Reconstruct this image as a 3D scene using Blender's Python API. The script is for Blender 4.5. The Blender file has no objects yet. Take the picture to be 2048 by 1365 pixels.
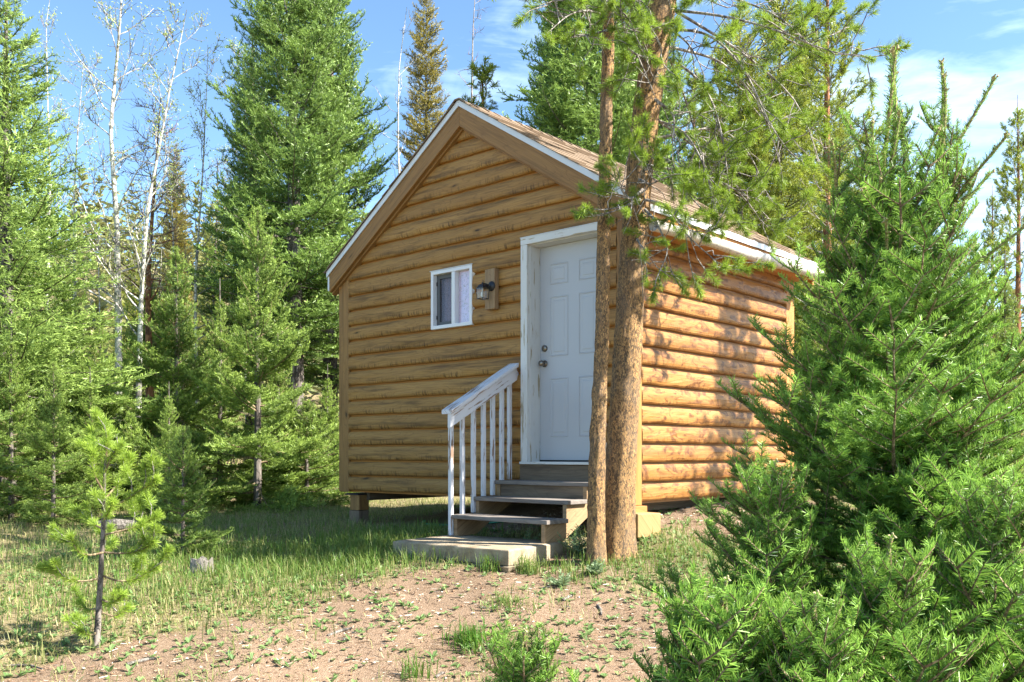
import bpy, math, random
import numpy as np
from mathutils import Vector, Matrix, Quaternion, noise as mnoise

random.seed(7)
rng = np.random.default_rng(11)
R = math.radians
scene = bpy.context.scene
COL = scene.collection

# ------------------------------------------------------------------ camera
EYE = 1.6
FPX = 1850.8            # focal length in pixels of the 2048 px wide photograph
cam_d = bpy.data.cameras.new('camera')
cam_d.sensor_width = 36.0
cam_d.lens = FPX / 2048 * 36.0
cam_d.shift_y = 224.5 / 2048
cam_d.clip_start = 0.05
cam_d.clip_end = 3000
cam = bpy.data.objects.new('camera', cam_d)
COL.objects.link(cam)
cam.location = (0, 0, EYE)
cam.rotation_euler = (R(90), 0, 0)
scene.camera = cam

# ------------------------------------------------------------------ light
SUN_EL = R(44)
SUN_AZ = math.atan2(0.965, -0.26)
sun_dir = Vector((math.sin(SUN_AZ) * math.cos(SUN_EL), math.cos(SUN_AZ) * math.cos(SUN_EL), math.sin(SUN_EL)))
sd = bpy.data.lights.new('sun', 'SUN')
sd.energy = 5.0
sd.angle = R(0.53)
sd.color = (1.0, 0.94, 0.84)
sun = bpy.data.objects.new('sun', sd)
COL.objects.link(sun)
sun.rotation_euler = sun_dir.to_track_quat('Z', 'Y').to_euler()
sun.location = (8, -3, 12)

world = bpy.data.worlds.new('World')
scene.world = world
world.use_nodes = True
wt = world.node_tree
wt.nodes.clear()


def nd(nt, typ, ins=None, **props):
    n = nt.nodes.new(typ)
    for k, v in props.items():
        setattr(n, k, v)
    for k, v in (ins or {}).items():
        s = n.inputs[k]
        if isinstance(v, bpy.types.NodeSocket):
            nt.links.new(v, s)
        else:
            s.default_value = v
    return n


def ma(nt, op, a, b=0.0, clamp=False):
    n = nd(nt, 'ShaderNodeMath', {0: a, 1: b}, operation=op)
    n.use_clamp = clamp
    return n.outputs[0]


def mixc(nt, f, a, b, blend='MIX'):
    n = nt.nodes.new('ShaderNodeMix')
    n.data_type = 'RGBA'
    n.blend_type = blend
    for i, v in ((0, f), (6, a), (7, b)):
        if isinstance(v, bpy.types.NodeSocket):
            nt.links.new(v, n.inputs[i])
        elif i == 0:
            n.inputs[0].default_value = v
        else:
            n.inputs[i].default_value = (*v[:3], 1)
    return n.outputs[2]


def ramp(nt, f, stops, interp='LINEAR'):
    n = nd(nt, 'ShaderNodeValToRGB', {0: f})
    cr = n.color_ramp
    cr.interpolation = interp
    while len(cr.elements) < len(stops):
        cr.elements.new(0.5)
    for e, (p, c) in zip(cr.elements, stops):
        e.position = p
        e.color = (c, c, c, 1) if isinstance(c, (int, float)) else (*c, 1)
    return n.outputs[0]


def vmul(nt, v, s):
    n = nd(nt, 'ShaderNodeVectorMath', {0: v, 1: s}, operation='MULTIPLY')
    return n.outputs[0]


def noi(nt, v, scale=1.0, detail=3.0, rough=0.55, dist=0.0):
    return nd(nt, 'ShaderNodeTexNoise', {'Vector': v, 'Scale': scale, 'Detail': detail, 'Roughness': rough, 'Distortion': dist})


sky = nd(wt, 'ShaderNodeTexSky', sky_type='NISHITA')
sky.sun_disc = False
sky.sun_elevation = SUN_EL
sky.sun_rotation = SUN_AZ
sky.altitude = 2600
sky.air_density = 1.0
sky.dust_density = 0.4
sky.ozone_density = 1.6
tc = nd(wt, 'ShaderNodeTexCoord')
cv = nd(wt, 'ShaderNodeVectorMath', {0: tc.outputs['Generated'], 1: (1.3, 1.0, 4.2)}, operation='MULTIPLY').outputs[0]
cn = noi(wt, cv, 1.9, 6, 0.58, 0.5).outputs[0]
sep = nd(wt, 'ShaderNodeSeparateXYZ', {0: tc.outputs['Generated']})
# more cloud to the right (east) and low down, clear blue to the left
bias = ma(wt, 'ADD', ma(wt, 'MULTIPLY', sep.outputs[0], 0.30), ma(wt, 'MULTIPLY', sep.outputs[2], -0.12))
wis = noi(wt, nd(wt, 'ShaderNodeVectorMath', {0: tc.outputs['Generated'], 1: (2.0, 1.5, 9.0)}, operation='MULTIPLY').outputs[0], 2.4, 7, 0.62, 1.2).outputs[0]
cn = ma(wt, 'ADD', ma(wt, 'MULTIPLY', cn, .72), ma(wt, 'MULTIPLY', wis, .30))
cf = ramp(wt, ma(wt, 'ADD', cn, bias), [(0.49, 0.0), (0.64, 0.40), (0.76, 0.95)])
skyc = mixc(wt, cf, sky.outputs[0], (7.0, 7.2, 7.6))
skyc = mixc(wt, 1.0, skyc, (0.93, 1.06, 1.06), 'MULTIPLY')
bg = nd(wt, 'ShaderNodeBackground', {0: skyc, 1: 0.09})
wo = nd(wt, 'ShaderNodeOutputWorld', {0: bg.outputs[0]})

scene.view_settings.view_transform = 'Standard'
scene.view_settings.look = 'None'
scene.view_settings.gamma = 1
scene.view_settings.exposure = 1.95
scene.view_settings.use_curve_mapping = False
scene.render.engine = 'CYCLES'
scene.cycles.max_bounces = 7
scene.cycles.diffuse_bounces = 4
scene.cycles.transparent_max_bounces = 6


# ------------------------------------------------------------------ helpers
def at(px, py, d):
    """world point seen at photo pixel (px,py) at depth d"""
    return Vector(((px - 1024) / FPX * d, d, EYE + (907 - py) / FPX * d))


def sstep(a, b, x):
    t = np.clip((x - a) / (b - a), 0, 1)
    return t * t * (3 - 2 * t)


YAW = R(41.883)
AX = np.array([math.cos(YAW), -math.sin(YAW)])
BX = np.array([math.sin(YAW), math.cos(YAW)])
CORNER = np.array([1.0389, 7.9953])
CW, CD = 4.007, 3.10          # cabin width and depth
FLOOR = EYE - 0.44            # underside of the siding


def ground_z(x, y):
    x = np.asarray(x, float); y = np.asarray(y, float)
    b = np.interp(y, [-50, 2, 3.5, 5, 6, 7, 8, 10.5, 16, 30, 60, 400],
                  [-1.75, -1.55, -1.43, -1.24, -1.08, -0.955, -0.90, -0.82, -0.75, -0.55, 0.2, 3.0])
    b = b + 0.42 * np.exp(-((x - 2.0) / 1.5) ** 2 / 2 - ((y - 9.6) / np.where(y > 9.6, 3.2, 1.5)) ** 2 / 2)
    # wooded hillside, higher to the left
    b = b + sstep(28, 95, y) * (11 + 7 * sstep(20, -40, x)) + sstep(95, 300, y) * 10
    u = (x - CORNER[0]) * AX[0] + (y - CORNER[1]) * AX[1]
    v = (x - CORNER[0]) * BX[0] + (y - CORNER[1]) * BX[1]
    inside = sstep(0.15, -0.25, u) * sstep(-CW - .3, -CW, u) * sstep(-0.1, 0.2, v) * sstep(CD + .4, CD, v)
    b = b * (1 - inside) + np.minimum(b, -0.54) * inside
    near = np.exp(-(np.hypot(x, y) / 25) ** 2)
    wob = 0.018 * np.sin(3.1 * x + 1.3 * y) + 0.014 * np.sin(-2.3 * x + 4.1 * y + 1) + 0.010 * np.sin(7.3 * x + 2.0 * y + 2)
    return EYE + b + wob * near


def gz(x, y):
    return float(ground_z(x, y))


def tag(o, label=None, cat=None, group=None, kind=None):
    for k, v in (('label', label), ('category', cat), ('group', group), ('kind', kind)):
        if v:
            o[k] = v
    return o


def empty(name, loc, rz=0.0, label=None, cat=None, group=None):
    o = bpy.data.objects.new(name, None)
    o.empty_display_size = 0.2
    COL.objects.link(o)
    o.location = loc
    o.rotation_euler = (0, 0, rz)
    return tag(o, label, cat, group)


def link(name, me, parent=None, mw=None):
    o = bpy.data.objects.new(name, me)
    COL.objects.link(o)
    if parent is not None:
        o.parent = parent
    if mw is not None:
        o.matrix_basis = mw
    return o


class MB:
    def __init__(s):
        s.V = []; s.n = 0; s.F = []; s.T = []; s.L = []

    def add(s, V, F, mat=0, tint=0.0, lc=None):
        V = np.asarray(V, float).reshape(-1, 3)
        F = np.asarray(F, np.int64)
        s.F.append((F + s.n, mat))
        s.V.append(V)
        s.T.append(np.broadcast_to(np.asarray(tint, float), (len(V),)))
        s.L.append(np.zeros((len(V), 3)) if lc is None else np.asarray(lc, float))
        s.n += len(V)
        return s

    def box(s, c, size, mat=0, M=None, rnd=None, tint=0.0):
        h = np.array(size, float) / 2
        V = np.array([[x, y, z] for x in (-1, 1) for y in (-1, 1) for z in (-1, 1)], float) * h
        F = [(0, 1, 3, 2), (4, 6, 7, 5), (0, 4, 5, 1), (2, 3, 7, 6), (0, 2, 6, 4), (1, 5, 7, 3)]
        r = random.random() * 40 if rnd is None else rnd
        ax = int(np.argmax(size)); o = [i for i in range(3) if i != ax]
        lc = np.stack([V[:, ax] + r, V[:, o[0]] + V[:, o[1]] * 0.83 + r * .3, np.full(8, r)], 1)
        if M is not None:
            V = V @ np.array(M)[:3, :3].T
        return s.add(V + np.array(c, float), F, mat, tint, lc)

    def tube(s, pts, radii, sides=8, mat=0, tint=0.0, jit=0.0, cap=True):
        P = np.array([tuple(p) for p in pts], float)
        r = np.broadcast_to(np.asarray(radii, float), (len(P),))
        T = np.gradient(P, axis=0)
        T /= np.linalg.norm(T, axis=1)[:, None] + 1e-9
        ref = np.array([0, 0, 1.0]) if abs(T[0][2]) < 0.9 else np.array([1.0, 0, 0])
        U = np.cross(T, ref); U /= np.linalg.norm(U, axis=1)[:, None] + 1e-9
        W = np.cross(T, U)
        a = np.arange(sides) * 2 * math.pi / sides
        rr = r[:, None] * (1 + jit * rng.standard_normal((len(P), sides)))
        V = P[:, None] + (U[:, None] * np.cos(a)[None, :, None] + W[:, None] * np.sin(a)[None, :, None]) * rr[:, :, None]
        V = V.reshape(-1, 3)
        i = np.arange(len(P) - 1)[:, None] * sides
        j = np.arange(sides)[None]; k = (j + 1) % sides
        F = np.stack([i + j, i + k, i + sides + k, i + sides + j], -1).reshape(-1, 4)
        ln = np.concatenate([[0], np.cumsum(np.linalg.norm(np.diff(P, axis=0), axis=1))])
        rd = random.random() * 30
        lc = np.stack([np.repeat(ln, sides) + rd, np.tile(a, len(P)) * np.repeat(r, sides) + rd, np.full(len(V), rd)], 1)
        n0 = s.n
        s.add(V, F, mat, tint, lc)
        if cap and sides > 3:
            s.F.append((np.array([list(range(sides))]) + n0, mat))
            s.F.append((np.array([list(range(sides))[::-1]]) + n0 + (len(P) - 1) * sides, mat))
        return s

    def mesh(s, name, mats, smooth=False):
        me = bpy.data.meshes.new(name)
        V = np.concatenate(s.V)
        me.vertices.add(len(V))
        me.vertices.foreach_set('co', V.astype(np.float32).ravel())
        lv = np.concatenate([f.ravel() for f, m in s.F])
        tot = np.concatenate([np.full(len(f), f.shape[1]) for f, m in s.F])
        mi = np.concatenate([np.full(len(f), m) for f, m in s.F])
        me.loops.add(len(lv))
        me.loops.foreach_set('vertex_index', lv.astype(np.int32))
        me.polygons.add(len(tot))
        st = np.concatenate([[0], np.cumsum(tot)[:-1]])
        me.polygons.foreach_set('loop_start', st.astype(np.int32))
        me.polygons.foreach_set('material_index', mi.astype(np.int32))
        me.polygons.foreach_set('use_smooth', np.full(len(tot), smooth))
        t = me.attributes.new('tint', 'FLOAT', 'POINT')
        t.data.foreach_set('value', np.concatenate(s.T).astype(np.float32))
        l = me.attributes.new('lc', 'FLOAT_VECTOR', 'POINT')
        l.data.foreach_set('vector', np.concatenate(s.L).astype(np.float32).ravel())
        for m in (mats if isinstance(mats, (list, tuple)) else [mats]):
            me.materials.append(m)
        me.update(calc_edges=True)
        me.validate()
        return me

    def build(s, name, mats, parent=None, smooth=False, bev=0.0, label=None, cat=None, kind=None, group=None):
        o = link(name, s.mesh(name, mats, smooth), parent)
        if bev:
            b = o.modifiers.new('bevel', 'BEVEL'); b.width = bev; b.segments = 2; b.limit_method = 'ANGLE'
        return tag(o, label, cat, group, kind)


# ------------------------------------------------------------------ materials
def new_mat(name):
    m = bpy.data.materials.new(name)
    m.use_nodes = True
    m.node_tree.nodes.clear()
    return m, m.node_tree


def finish(nt, shader):
    nd(nt, 'ShaderNodeOutputMaterial', {0: shader})


def pbsdf(nt, col, rough=0.6, spec=0.3, bump=None, bs=0.3, bd=0.01, metal=0.0):
    ins = {'Base Color': col if isinstance(col, bpy.types.NodeSocket) else (*col, 1), 'Roughness': rough, 'Metallic': metal, 'Specular IOR Level': spec}
    if bump is not None:
        ins['Normal'] = nd(nt, 'ShaderNodeBump', {'Height': bump, 'Strength': bs, 'Distance': bd}).outputs[0]
    return nd(nt, 'ShaderNodeBsdfPrincipled', ins).outputs[0]


def plain(name, col, rough=0.5, spec=0.4, metal=0.0, var=0.0):
    m, nt = new_mat(name)
    c = (*col, 1)
    if var:
        t = nd(nt, 'ShaderNodeTexCoord').outputs['Object']
        n = noi(nt, t, 14, 4).outputs[0]
        c = mixc(nt, n, tuple(v * (1 - var) for v in col), tuple(v * (1 + var) for v in col))
        finish(nt, pbsdf(nt, c, rough, spec, n, 0.15, 0.004, metal))
    else:
        finish(nt, nd(nt, 'ShaderNodeBsdfPrincipled', {'Base Color': c, 'Roughness': rough, 'Metallic': metal, 'Specular IOR Level': spec}).outputs[0])
    return m


def wood(name, base, light, dark, fresh=None, streak=0.6, knots=1.0, chatter=0.0, rough=0.6, flame=0.0, flamec=(.15, .06, .02)):
    m, nt = new_mat(name)
    lc = nd(nt, 'ShaderNodeAttribute', attribute_name='lc').outputs['Vector']
    rnd = nd(nt, 'ShaderNodeObjectInfo').outputs['Random']
    w = noi(nt, vmul(nt, lc, (1.6, 8, 1)), 1.0, 2).outputs['Color']
    lw = nd(nt, 'ShaderNodeVectorMath', {0: lc, 1: vmul(nt, w, (0.25, 0.05, 0.0))}, operation='ADD').outputs[0]
    grain = noi(nt, vmul(nt, lw, (4, 110, 1)), 1.0, 4).outputs[0]
    soft = noi(nt, vmul(nt, lc, (1.3, 9, 1)), 1.0, 3, 0.6).outputs[0]
    strk = noi(nt, vmul(nt, lw, (1.1, 16, 1)), 1.0, 5, 0.65).outputs[0]
    ring = noi(nt, vmul(nt, lw, (0.75, 6.5, 1)), 1.0, 1.0).outputs[0]
    ring = ma(nt, 'ABSOLUTE', ma(nt, 'SINE', ma(nt, 'MULTIPLY', ring, 70)))
    ring = ramp(nt, ring, [(0.0, 1.0), (0.35, 0.0)])
    c = mixc(nt, soft, base, light)
    c = mixc(nt, ma(nt, 'MULTIPLY', rnd, 0.4), c, tuple(0.70 * v for v in base))
    c = mixc(nt, ma(nt, 'MULTIPLY', ring, 0.30), c, dark)
    c = mixc(nt, ma(nt, 'MULTIPLY', ramp(nt, grain, [(0.42, 0.0), (0.66, 1.0)]), 0.35), c, dark)
    c = mixc(nt, ma(nt, 'MULTIPLY', ramp(nt, strk, [(0.50, 0.0), (0.66, 1.0)]), streak), c, dark)
    if flame:
        fl = noi(nt, vmul(nt, lw, (4.5, 11, 1)), 1.0, 3, 0.6, 1.2).outputs[0]
        fl = ramp(nt, fl, [(0.50, 0.0), (0.60, 1.0)])
        edge = ramp(nt, noi(nt, vmul(nt, lw, (30, 14, 1)), 1.0, 2).outputs[0], [(0.35, .45), (.6, 1)])
        c = mixc(nt, ma(nt, 'MULTIPLY', ma(nt, 'MULTIPLY', fl, edge), flame), c, flamec)
    hs = nd(nt, 'ShaderNodeSeparateXYZ', {0: lc}).outputs[1]
    bumpv = ma(nt, 'ADD', grain, ma(nt, 'MULTIPLY', ring, -0.4))
    if chatter:
        tick = ramp(nt, noi(nt, vmul(nt, lc, (60, 7, 1)), 1.0, 3).outputs[0], [(0.50, 0.0), (0.62, 1.0)])
        zone = ramp(nt, noi(nt, vmul(nt, lc, (3.0, 2, 1)), 1.0, 2).outputs[0], [(0.40, 0.0), (0.55, 1.0)])
        low = ramp(nt, hs, [(0.018, 0.0), (0.03, 1.0), (0.06, 0.7), (0.085, 0.0)])
        ch = ma(nt, 'MULTIPLY', ma(nt, 'MULTIPLY', tick, zone), low)
        c = mixc(nt, ma(nt, 'MULTIPLY', ch, chatter), c, dark)
        bumpv = ma(nt, 'SUBTRACT', bumpv, ch)
    if fresh is not None:
        lip = ramp(nt, hs, [(0.0, 1.0), (0.021, 1.0), (0.027, 0.0)])
        c = mixc(nt, ma(nt, 'MULTIPLY', lip, 0.85), c, fresh)
    if knots:
        vo = nd(nt, 'ShaderNodeTexVoronoi', {'Vector': vmul(nt, lw, (2.6, 7.5, 1)), 'Scale': 1.0, 'Randomness': 1.0})
        vr = nd(nt, 'ShaderNodeSeparateColor', {0: vo.outputs['Color']}).outputs[0]
        kn = ma(nt, 'MULTIPLY', ramp(nt, vo.outputs['Distance'], [(0.05, 1.0), (0.10, 0.35), (0.2, 0.0)]), ma(nt, 'GREATER_THAN', vr, 0.62))
        c = mixc(nt, ma(nt, 'MULTIPLY', kn, knots * 0.9), c, tuple(v * .35 for v in dark))
    finish(nt, pbsdf(nt, c, rough, 0.35, bumpv, 0.35, 0.004))
    return m


def paint_wood(name, white, under, amount):
    m, nt = new_mat(name)
    lc = nd(nt, 'ShaderNodeAttribute', attribute_name='lc').outputs['Vector']
    n = noi(nt, vmul(nt, lc, (3.5, 40, 1)), 1.0, 4, 0.6).outputs[0]
    n2 = noi(nt, vmul(nt, lc, (2, 6, 1)), 1.0, 2).outputs[0]
    f = ramp(nt, ma(nt, 'ADD', n, ma(nt, 'MULTIPLY', n2, 0.25)), [(0.74 - amount, 0.0), (0.78 - amount, 1.0)])
    uc = mixc(nt, n2, under, tuple(v * .5 for v in under))
    c = mixc(nt, f, mixc(nt, n2, white, tuple(v * .85 for v in white)), uc)
    finish(nt, pbsdf(nt, c, 0.6, 0.35, f, -0.3, 0.002))
    return m


def needles(name, dark, light, transl=0.3, rough=0.45, tcol=None):
    m, nt = new_mat(name)
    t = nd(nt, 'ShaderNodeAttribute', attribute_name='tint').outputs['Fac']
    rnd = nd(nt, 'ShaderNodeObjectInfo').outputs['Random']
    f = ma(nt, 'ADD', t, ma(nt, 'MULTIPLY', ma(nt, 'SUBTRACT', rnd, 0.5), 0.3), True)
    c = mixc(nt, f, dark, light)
    d = pbsdf(nt, c, rough, 0.3)
    tl = nd(nt, 'ShaderNodeBsdfTranslucent', {0: mixc(nt, 0.5, c, tcol or tuple(min(1, v * 1.6) for v in light))}).outputs[0]
    finish(nt, nd(nt, 'ShaderNodeMixShader', {0: transl, 1: d, 2: tl}).outputs[0])
    return m


def bark(name, a, b, dark, scale=40, stretch=0.45, rough=0.8, flaky=False):
    m, nt = new_mat(name)
    t = nd(nt, 'ShaderNodeTexCoord').outputs['Object']
    w = noi(nt, t, 30, 4, 0.65).outputs['Color']
    tv = nd(nt, 'ShaderNodeVectorMath', {0: vmul(nt, t, (1, 1, stretch)), 1: vmul(nt, w, (0.03, 0.03, 0.03))}, operation='ADD').outputs[0]
    vo = nd(nt, 'ShaderNodeTexVoronoi', {'Vector': tv, 'Scale': scale})
    ve = nd(nt, 'ShaderNodeTexVoronoi', {'Vector': tv, 'Scale': scale}, feature='DISTANCE_TO_EDGE').outputs['Distance']
    vr = nd(nt, 'ShaderNodeSeparateColor', {0: vo.outputs['Color']})
    big = noi(nt, t, 5, 3).outputs[0]
    fine = noi(nt, t, 160, 4, .7).outputs[0]
    c = mixc(nt, ramp(nt, ma(nt, 'ADD', ma(nt, 'MULTIPLY', vr.outputs[0], .6), ma(nt, 'MULTIPLY', fine, .5)), [(.3, 0), (.8, 1)]), a, b)
    c = mixc(nt, ma(nt, 'MULTIPLY', ma(nt, 'GREATER_THAN', ma(nt, 'ADD', vr.outputs[1], ma(nt, 'MULTIPLY', big, 0.4)), 0.93 if flaky else .95), 0.8), c, dark)
    c = mixc(nt, ramp(nt, ve, [(0.0, .75), (0.12, 0.0)]), c, tuple(v * .3 for v in a))
    if flaky:
        blot = ramp(nt, noi(nt, vmul(nt, t, (1, 1, .42)), 190, 6, .8).outputs[0], [(.46, 0), (.66, .7)])
        c = mixc(nt, blot, c, tuple(v * 2.6 for v in dark))
        band = noi(nt, vmul(nt, t, (1, 1, .35)), 7, 3).outputs[0]
        c = mixc(nt, ramp(nt, band, [(.45, 0), (.68, .55)]), c, (.17, .135, .105))
    h = ma(nt, 'ADD', ma(nt, 'MULTIPLY', vr.outputs[2], .5), ma(nt, 'ADD', ramp(nt, ve, [(0, 0), (.15, .5)]), ma(nt, 'MULTIPLY', fine, .5)))
    finish(nt, pbsdf(nt, c, rough, 0.15, h, 0.8 if flaky else 0.55, 0.008 if flaky else .006))
    return m


M = {}
M['front_log'] = wood('front_log', (.31, .15, .036), (.47, .27, .082), (.075, .036, .011), fresh=(.34, .135, .016), streak=0.70, knots=1.0, chatter=0.95)
M['side_log'] = wood('side_log', (.31, .132, .028), (.44, .23, .068), (.13, .045, .011), fresh=(.24, .10, .02), streak=0.6, knots=.8, chatter=0.4, rough=0.45, flame=0.95, flamec=(.10, .036, .011))
M['trim_wood'] = wood('trim_wood', (.27, .138, .042), (.37, .20, .065), (.09, .045, .015), streak=0.4, knots=1.0)
M['side_trim'] = wood('side_trim', (.42, .19, .05), (.52, .25, .08), (.22, .08, .02), streak=0.3, knots=.6)
M['old_board'] = wood('old_board', (.16, .115, .075), (.24, .18, .12), (.06, .042, .03), streak=0.7, knots=.7, rough=.75)
M['grey_tread'] = wood('grey_tread', (.17, .145, .125), (.27, .24, .215), (.07, .055, .048), streak=0.6, knots=.6, rough=.75)
M['stringer'] = wood('stringer', (.30, .19, .10), (.42, .29, .16), (.12, .07, .035), streak=0.5, knots=.6, rough=.7)
M['block'] = wood('block', (.36, .22, .09), (.46, .30, .13), (.20, .11, .04), streak=.3, knots=.2, rough=.7)
M['rail_paint'] = paint_wood('rail_paint', (.66, .65, .68), (.34, .22, .15), 0.035)
M['trim_paint'] = paint_wood('trim_paint', (.66, .66, .64), (.50, .42, .28), 0.03)
M['door_paint'] = plain('door_paint', (.42, .435, .46), 0.42, 0.4)
M['vinyl'] = plain('vinyl', (.70, .70, .71), 0.35)
M['drip'] = plain('drip', (.62, .65, .68), 0.38, 0.5, var=.05)
M['black_metal'] = plain('black_metal', (.012, .012, .016), 0.45, 0.5)
M['pewter'] = plain('pewter', (.22, .19, .16), 0.3, 0.5, 1.0)
M['rubber'] = plain('rubber', (.015, .015, .017), 0.7)
M['hose'] = plain('hose', (.01, .16, .09), 0.4)
M['unlit_room_black'] = plain('unlit_room_black', (.02, .02, .022), 0.9)  # near-black colour stands in for the shade of the room inside
M['screen'] = plain('screen', (.10, .105, .11), 0.7)
m, nt = new_mat('screen_mesh')
finish(nt, nd(nt, 'ShaderNodeMixShader', {0: .45, 1: nd(nt, 'ShaderNodeBsdfTransparent').outputs[0], 2: nd(nt, 'ShaderNodeBsdfDiffuse', {0: (.05, .05, .055, 1)}).outputs[0]}).outputs[0])
M['screen_mesh'] = m
M['foam'] = plain('foam', (.62, .58, .50), 0.8)

m, nt = new_mat('shingle')
t = nd(nt, 'ShaderNodeTexCoord').outputs['Object']
rn = nd(nt, 'ShaderNodeObjectInfo').outputs['Random']
n1 = noi(nt, t, 220, 2).outputs[0]
n2 = noi(nt, t, 6, 3).outputs[0]
c = mixc(nt, rn, (.15, .105, .07), (.25, .185, .13))
c = mixc(nt, ramp(nt, n1, [(.4, 0), (.6, 1)]), c, (.28, .215, .155))
c = mixc(nt, ma(nt, 'MULTIPLY', n2, .4), c, (.10, .07, .055))
finish(nt, pbsdf(nt, c, .9, .1, n1, .5, .003))
M['shingle'] = m

m, nt = new_mat('white_log')
t = nd(nt, 'ShaderNodeTexCoord').outputs['Object']
n1 = noi(nt, vmul(nt, t, (14, 6, 14)), 3, 5, .7).outputs[0]
n2 = noi(nt, t, 60, 3).outputs[0]
sp = ramp(nt, ma(nt, 'ADD', ma(nt, 'MULTIPLY', n1, .6), ma(nt, 'MULTIPLY', n2, .5)), [(.60, 0), (.70, 1)])
c = mixc(nt, sp, mixc(nt, n1, (.60, .58, .54), (.40, .37, .33)), (.09, .07, .05))
finish(nt, pbsdf(nt, c, .65, .3, n2, .3, .004))
M['white_log'] = m

m, nt = new_mat('concrete')
t = nd(nt, 'ShaderNodeTexCoord').outputs['Object']
n1 = noi(nt, t, 9, 5).outputs[0]; n2 = noi(nt, t, 90, 3).outputs[0]
c = mixc(nt, ramp(nt, n1, [(.35, 0), (.65, 1)]), (.26, .20, .13), (.38, .315, .225))
c = mixc(nt, ramp(nt, n2, [(.55, 0), (.68, .7)]), c, (.18, .145, .11))
finish(nt, pbsdf(nt, c, .9, .15, ma(nt, 'ADD', n1, n2), .5, .006))
M['concrete'] = m

m, nt = new_mat('glass')
gl = nd(nt, 'ShaderNodeBsdfGlass', {0: (1, 1, 1, 1), 1: 0.02, 2: 1.1}).outputs[0]
tr = nd(nt, 'ShaderNodeBsdfTransparent').outputs[0]
gs = nd(nt, 'ShaderNodeBsdfGlossy', {0: (1, 1, 1, 1), 1: 0.03}).outputs[0]
fr = nd(nt, 'ShaderNodeLayerWeight', {0: 0.5}).outputs['Facing']
fr = ma(nt, 'ADD', ma(nt, 'MULTIPLY', ma(nt, 'POWER', fr, 3.0), .35), .04)
finish(nt, nd(nt, 'ShaderNodeMixShader', {0: fr, 1: tr, 2: gs}).outputs[0])
M['glass'] = m

m, nt = new_mat('curtain')
t = nd(nt, 'ShaderNodeTexCoord').outputs['Object']
wv = noi(nt, t, 6, 3, .5, 2.5).outputs[0]
ln = ramp(nt, ma(nt, 'ABSOLUTE', ma(nt, 'SINE', ma(nt, 'MULTIPLY', wv, 34))), [(0.0, 1.0), (0.25, 0.0)])
msk = ramp(nt, noi(nt, t, 12, 2).outputs[0], [(.40, 0), (.48, 1)])
blob = ramp(nt, noi(nt, t, 30, 3).outputs[0], [(.60, 0), (.68, 1)])
c = mixc(nt, noi(nt, t, 5, 2).outputs[0], (.66, .50, .60), (.58, .52, .68))
c = mixc(nt, ma(nt, 'MULTIPLY', ln, msk), c, (.16, .11, .09))
c = mixc(nt, ma(nt, 'MULTIPLY', blob, .4), c, (.20, .24, .16))
finish(nt, pbsdf(nt, c, .8, .1))
M['curtain'] = m

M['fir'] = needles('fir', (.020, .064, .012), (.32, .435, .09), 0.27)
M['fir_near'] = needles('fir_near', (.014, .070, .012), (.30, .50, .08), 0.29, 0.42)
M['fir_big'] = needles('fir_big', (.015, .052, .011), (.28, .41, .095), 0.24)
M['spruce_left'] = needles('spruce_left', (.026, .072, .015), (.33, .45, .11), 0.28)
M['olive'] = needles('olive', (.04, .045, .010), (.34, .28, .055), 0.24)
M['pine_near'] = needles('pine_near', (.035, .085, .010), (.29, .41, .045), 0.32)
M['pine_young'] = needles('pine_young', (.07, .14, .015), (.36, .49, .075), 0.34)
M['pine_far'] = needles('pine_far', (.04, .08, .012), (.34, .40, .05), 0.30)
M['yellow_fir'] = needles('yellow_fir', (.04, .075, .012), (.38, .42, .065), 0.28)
M['bud'] = needles('bud', (.18, .25, .05), (.44, .52, .15), 0.45)
M['grass'] = needles('grass', (.055, .15, .012), (.46, .40, .19), 0.35, 0.5, (.35, .45, .10))
M['weed'] = needles('weed', (.06, .13, .03), (.26, .37, .14), 0.3, 0.5)
M['thistle'] = needles('thistle', (.09, .16, .07), (.24, .32, .17), 0.25, 0.5)
M['pine_bark'] = bark('pine_bark', (.32, .185, .085), (.60, .36, .145), (.05, .04, .033), 125, .42, .85, True)
M['fir_bark'] = bark('fir_bark', (.13, .11, .095), (.20, .175, .155), (.05, .04, .034), 22, .3)
M['twig_bark'] = bark('twig_bark', (.22, .17, .10), (.34, .27, .16), (.12, .08, .05), 60, .5)
M['shoot_bark'] = bark('shoot_bark', (.36, .30, .15), (.48, .41, .22), (.22, .15, .08), 60, .5)
M['grey_twig'] = bark('grey_twig', (.27, .245, .22), (.42, .38, .35), (.08, .065, .055), 40, .4)
M['red_bark'] = bark('red_bark', (.30, .135, .065), (.42, .20, .10), (.10, .06, .045), 18, .35)
M['aspen_bark'] = bark('aspen_bark', (.60, .57, .49), (.70, .67, .60), (.09, .08, .07), 9, 1.6)
M['dead_twig'] = bark('dead_twig', (.20, .14, .14), (.30, .215, .21), (.10, .07, .07), 40, .4)
M['stump'] = bark('stump', (.16, .145, .125), (.24, .215, .19), (.08, .07, .06), 50, .15)

# ------------------------------------------------------------------ ground
def axis(lo, a, b, hi, step, grow=1.18):
    mid = list(np.arange(a, b + 1e-6, step))
    r = []; s = step; x = b
    while x < hi:
        s *= grow; x += s; r.append(x)
    l = []; s = step; x = a
    while x > lo:
        s *= grow; x -= s; l.append(x)
    return np.array(l[::-1] + mid + r)


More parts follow.
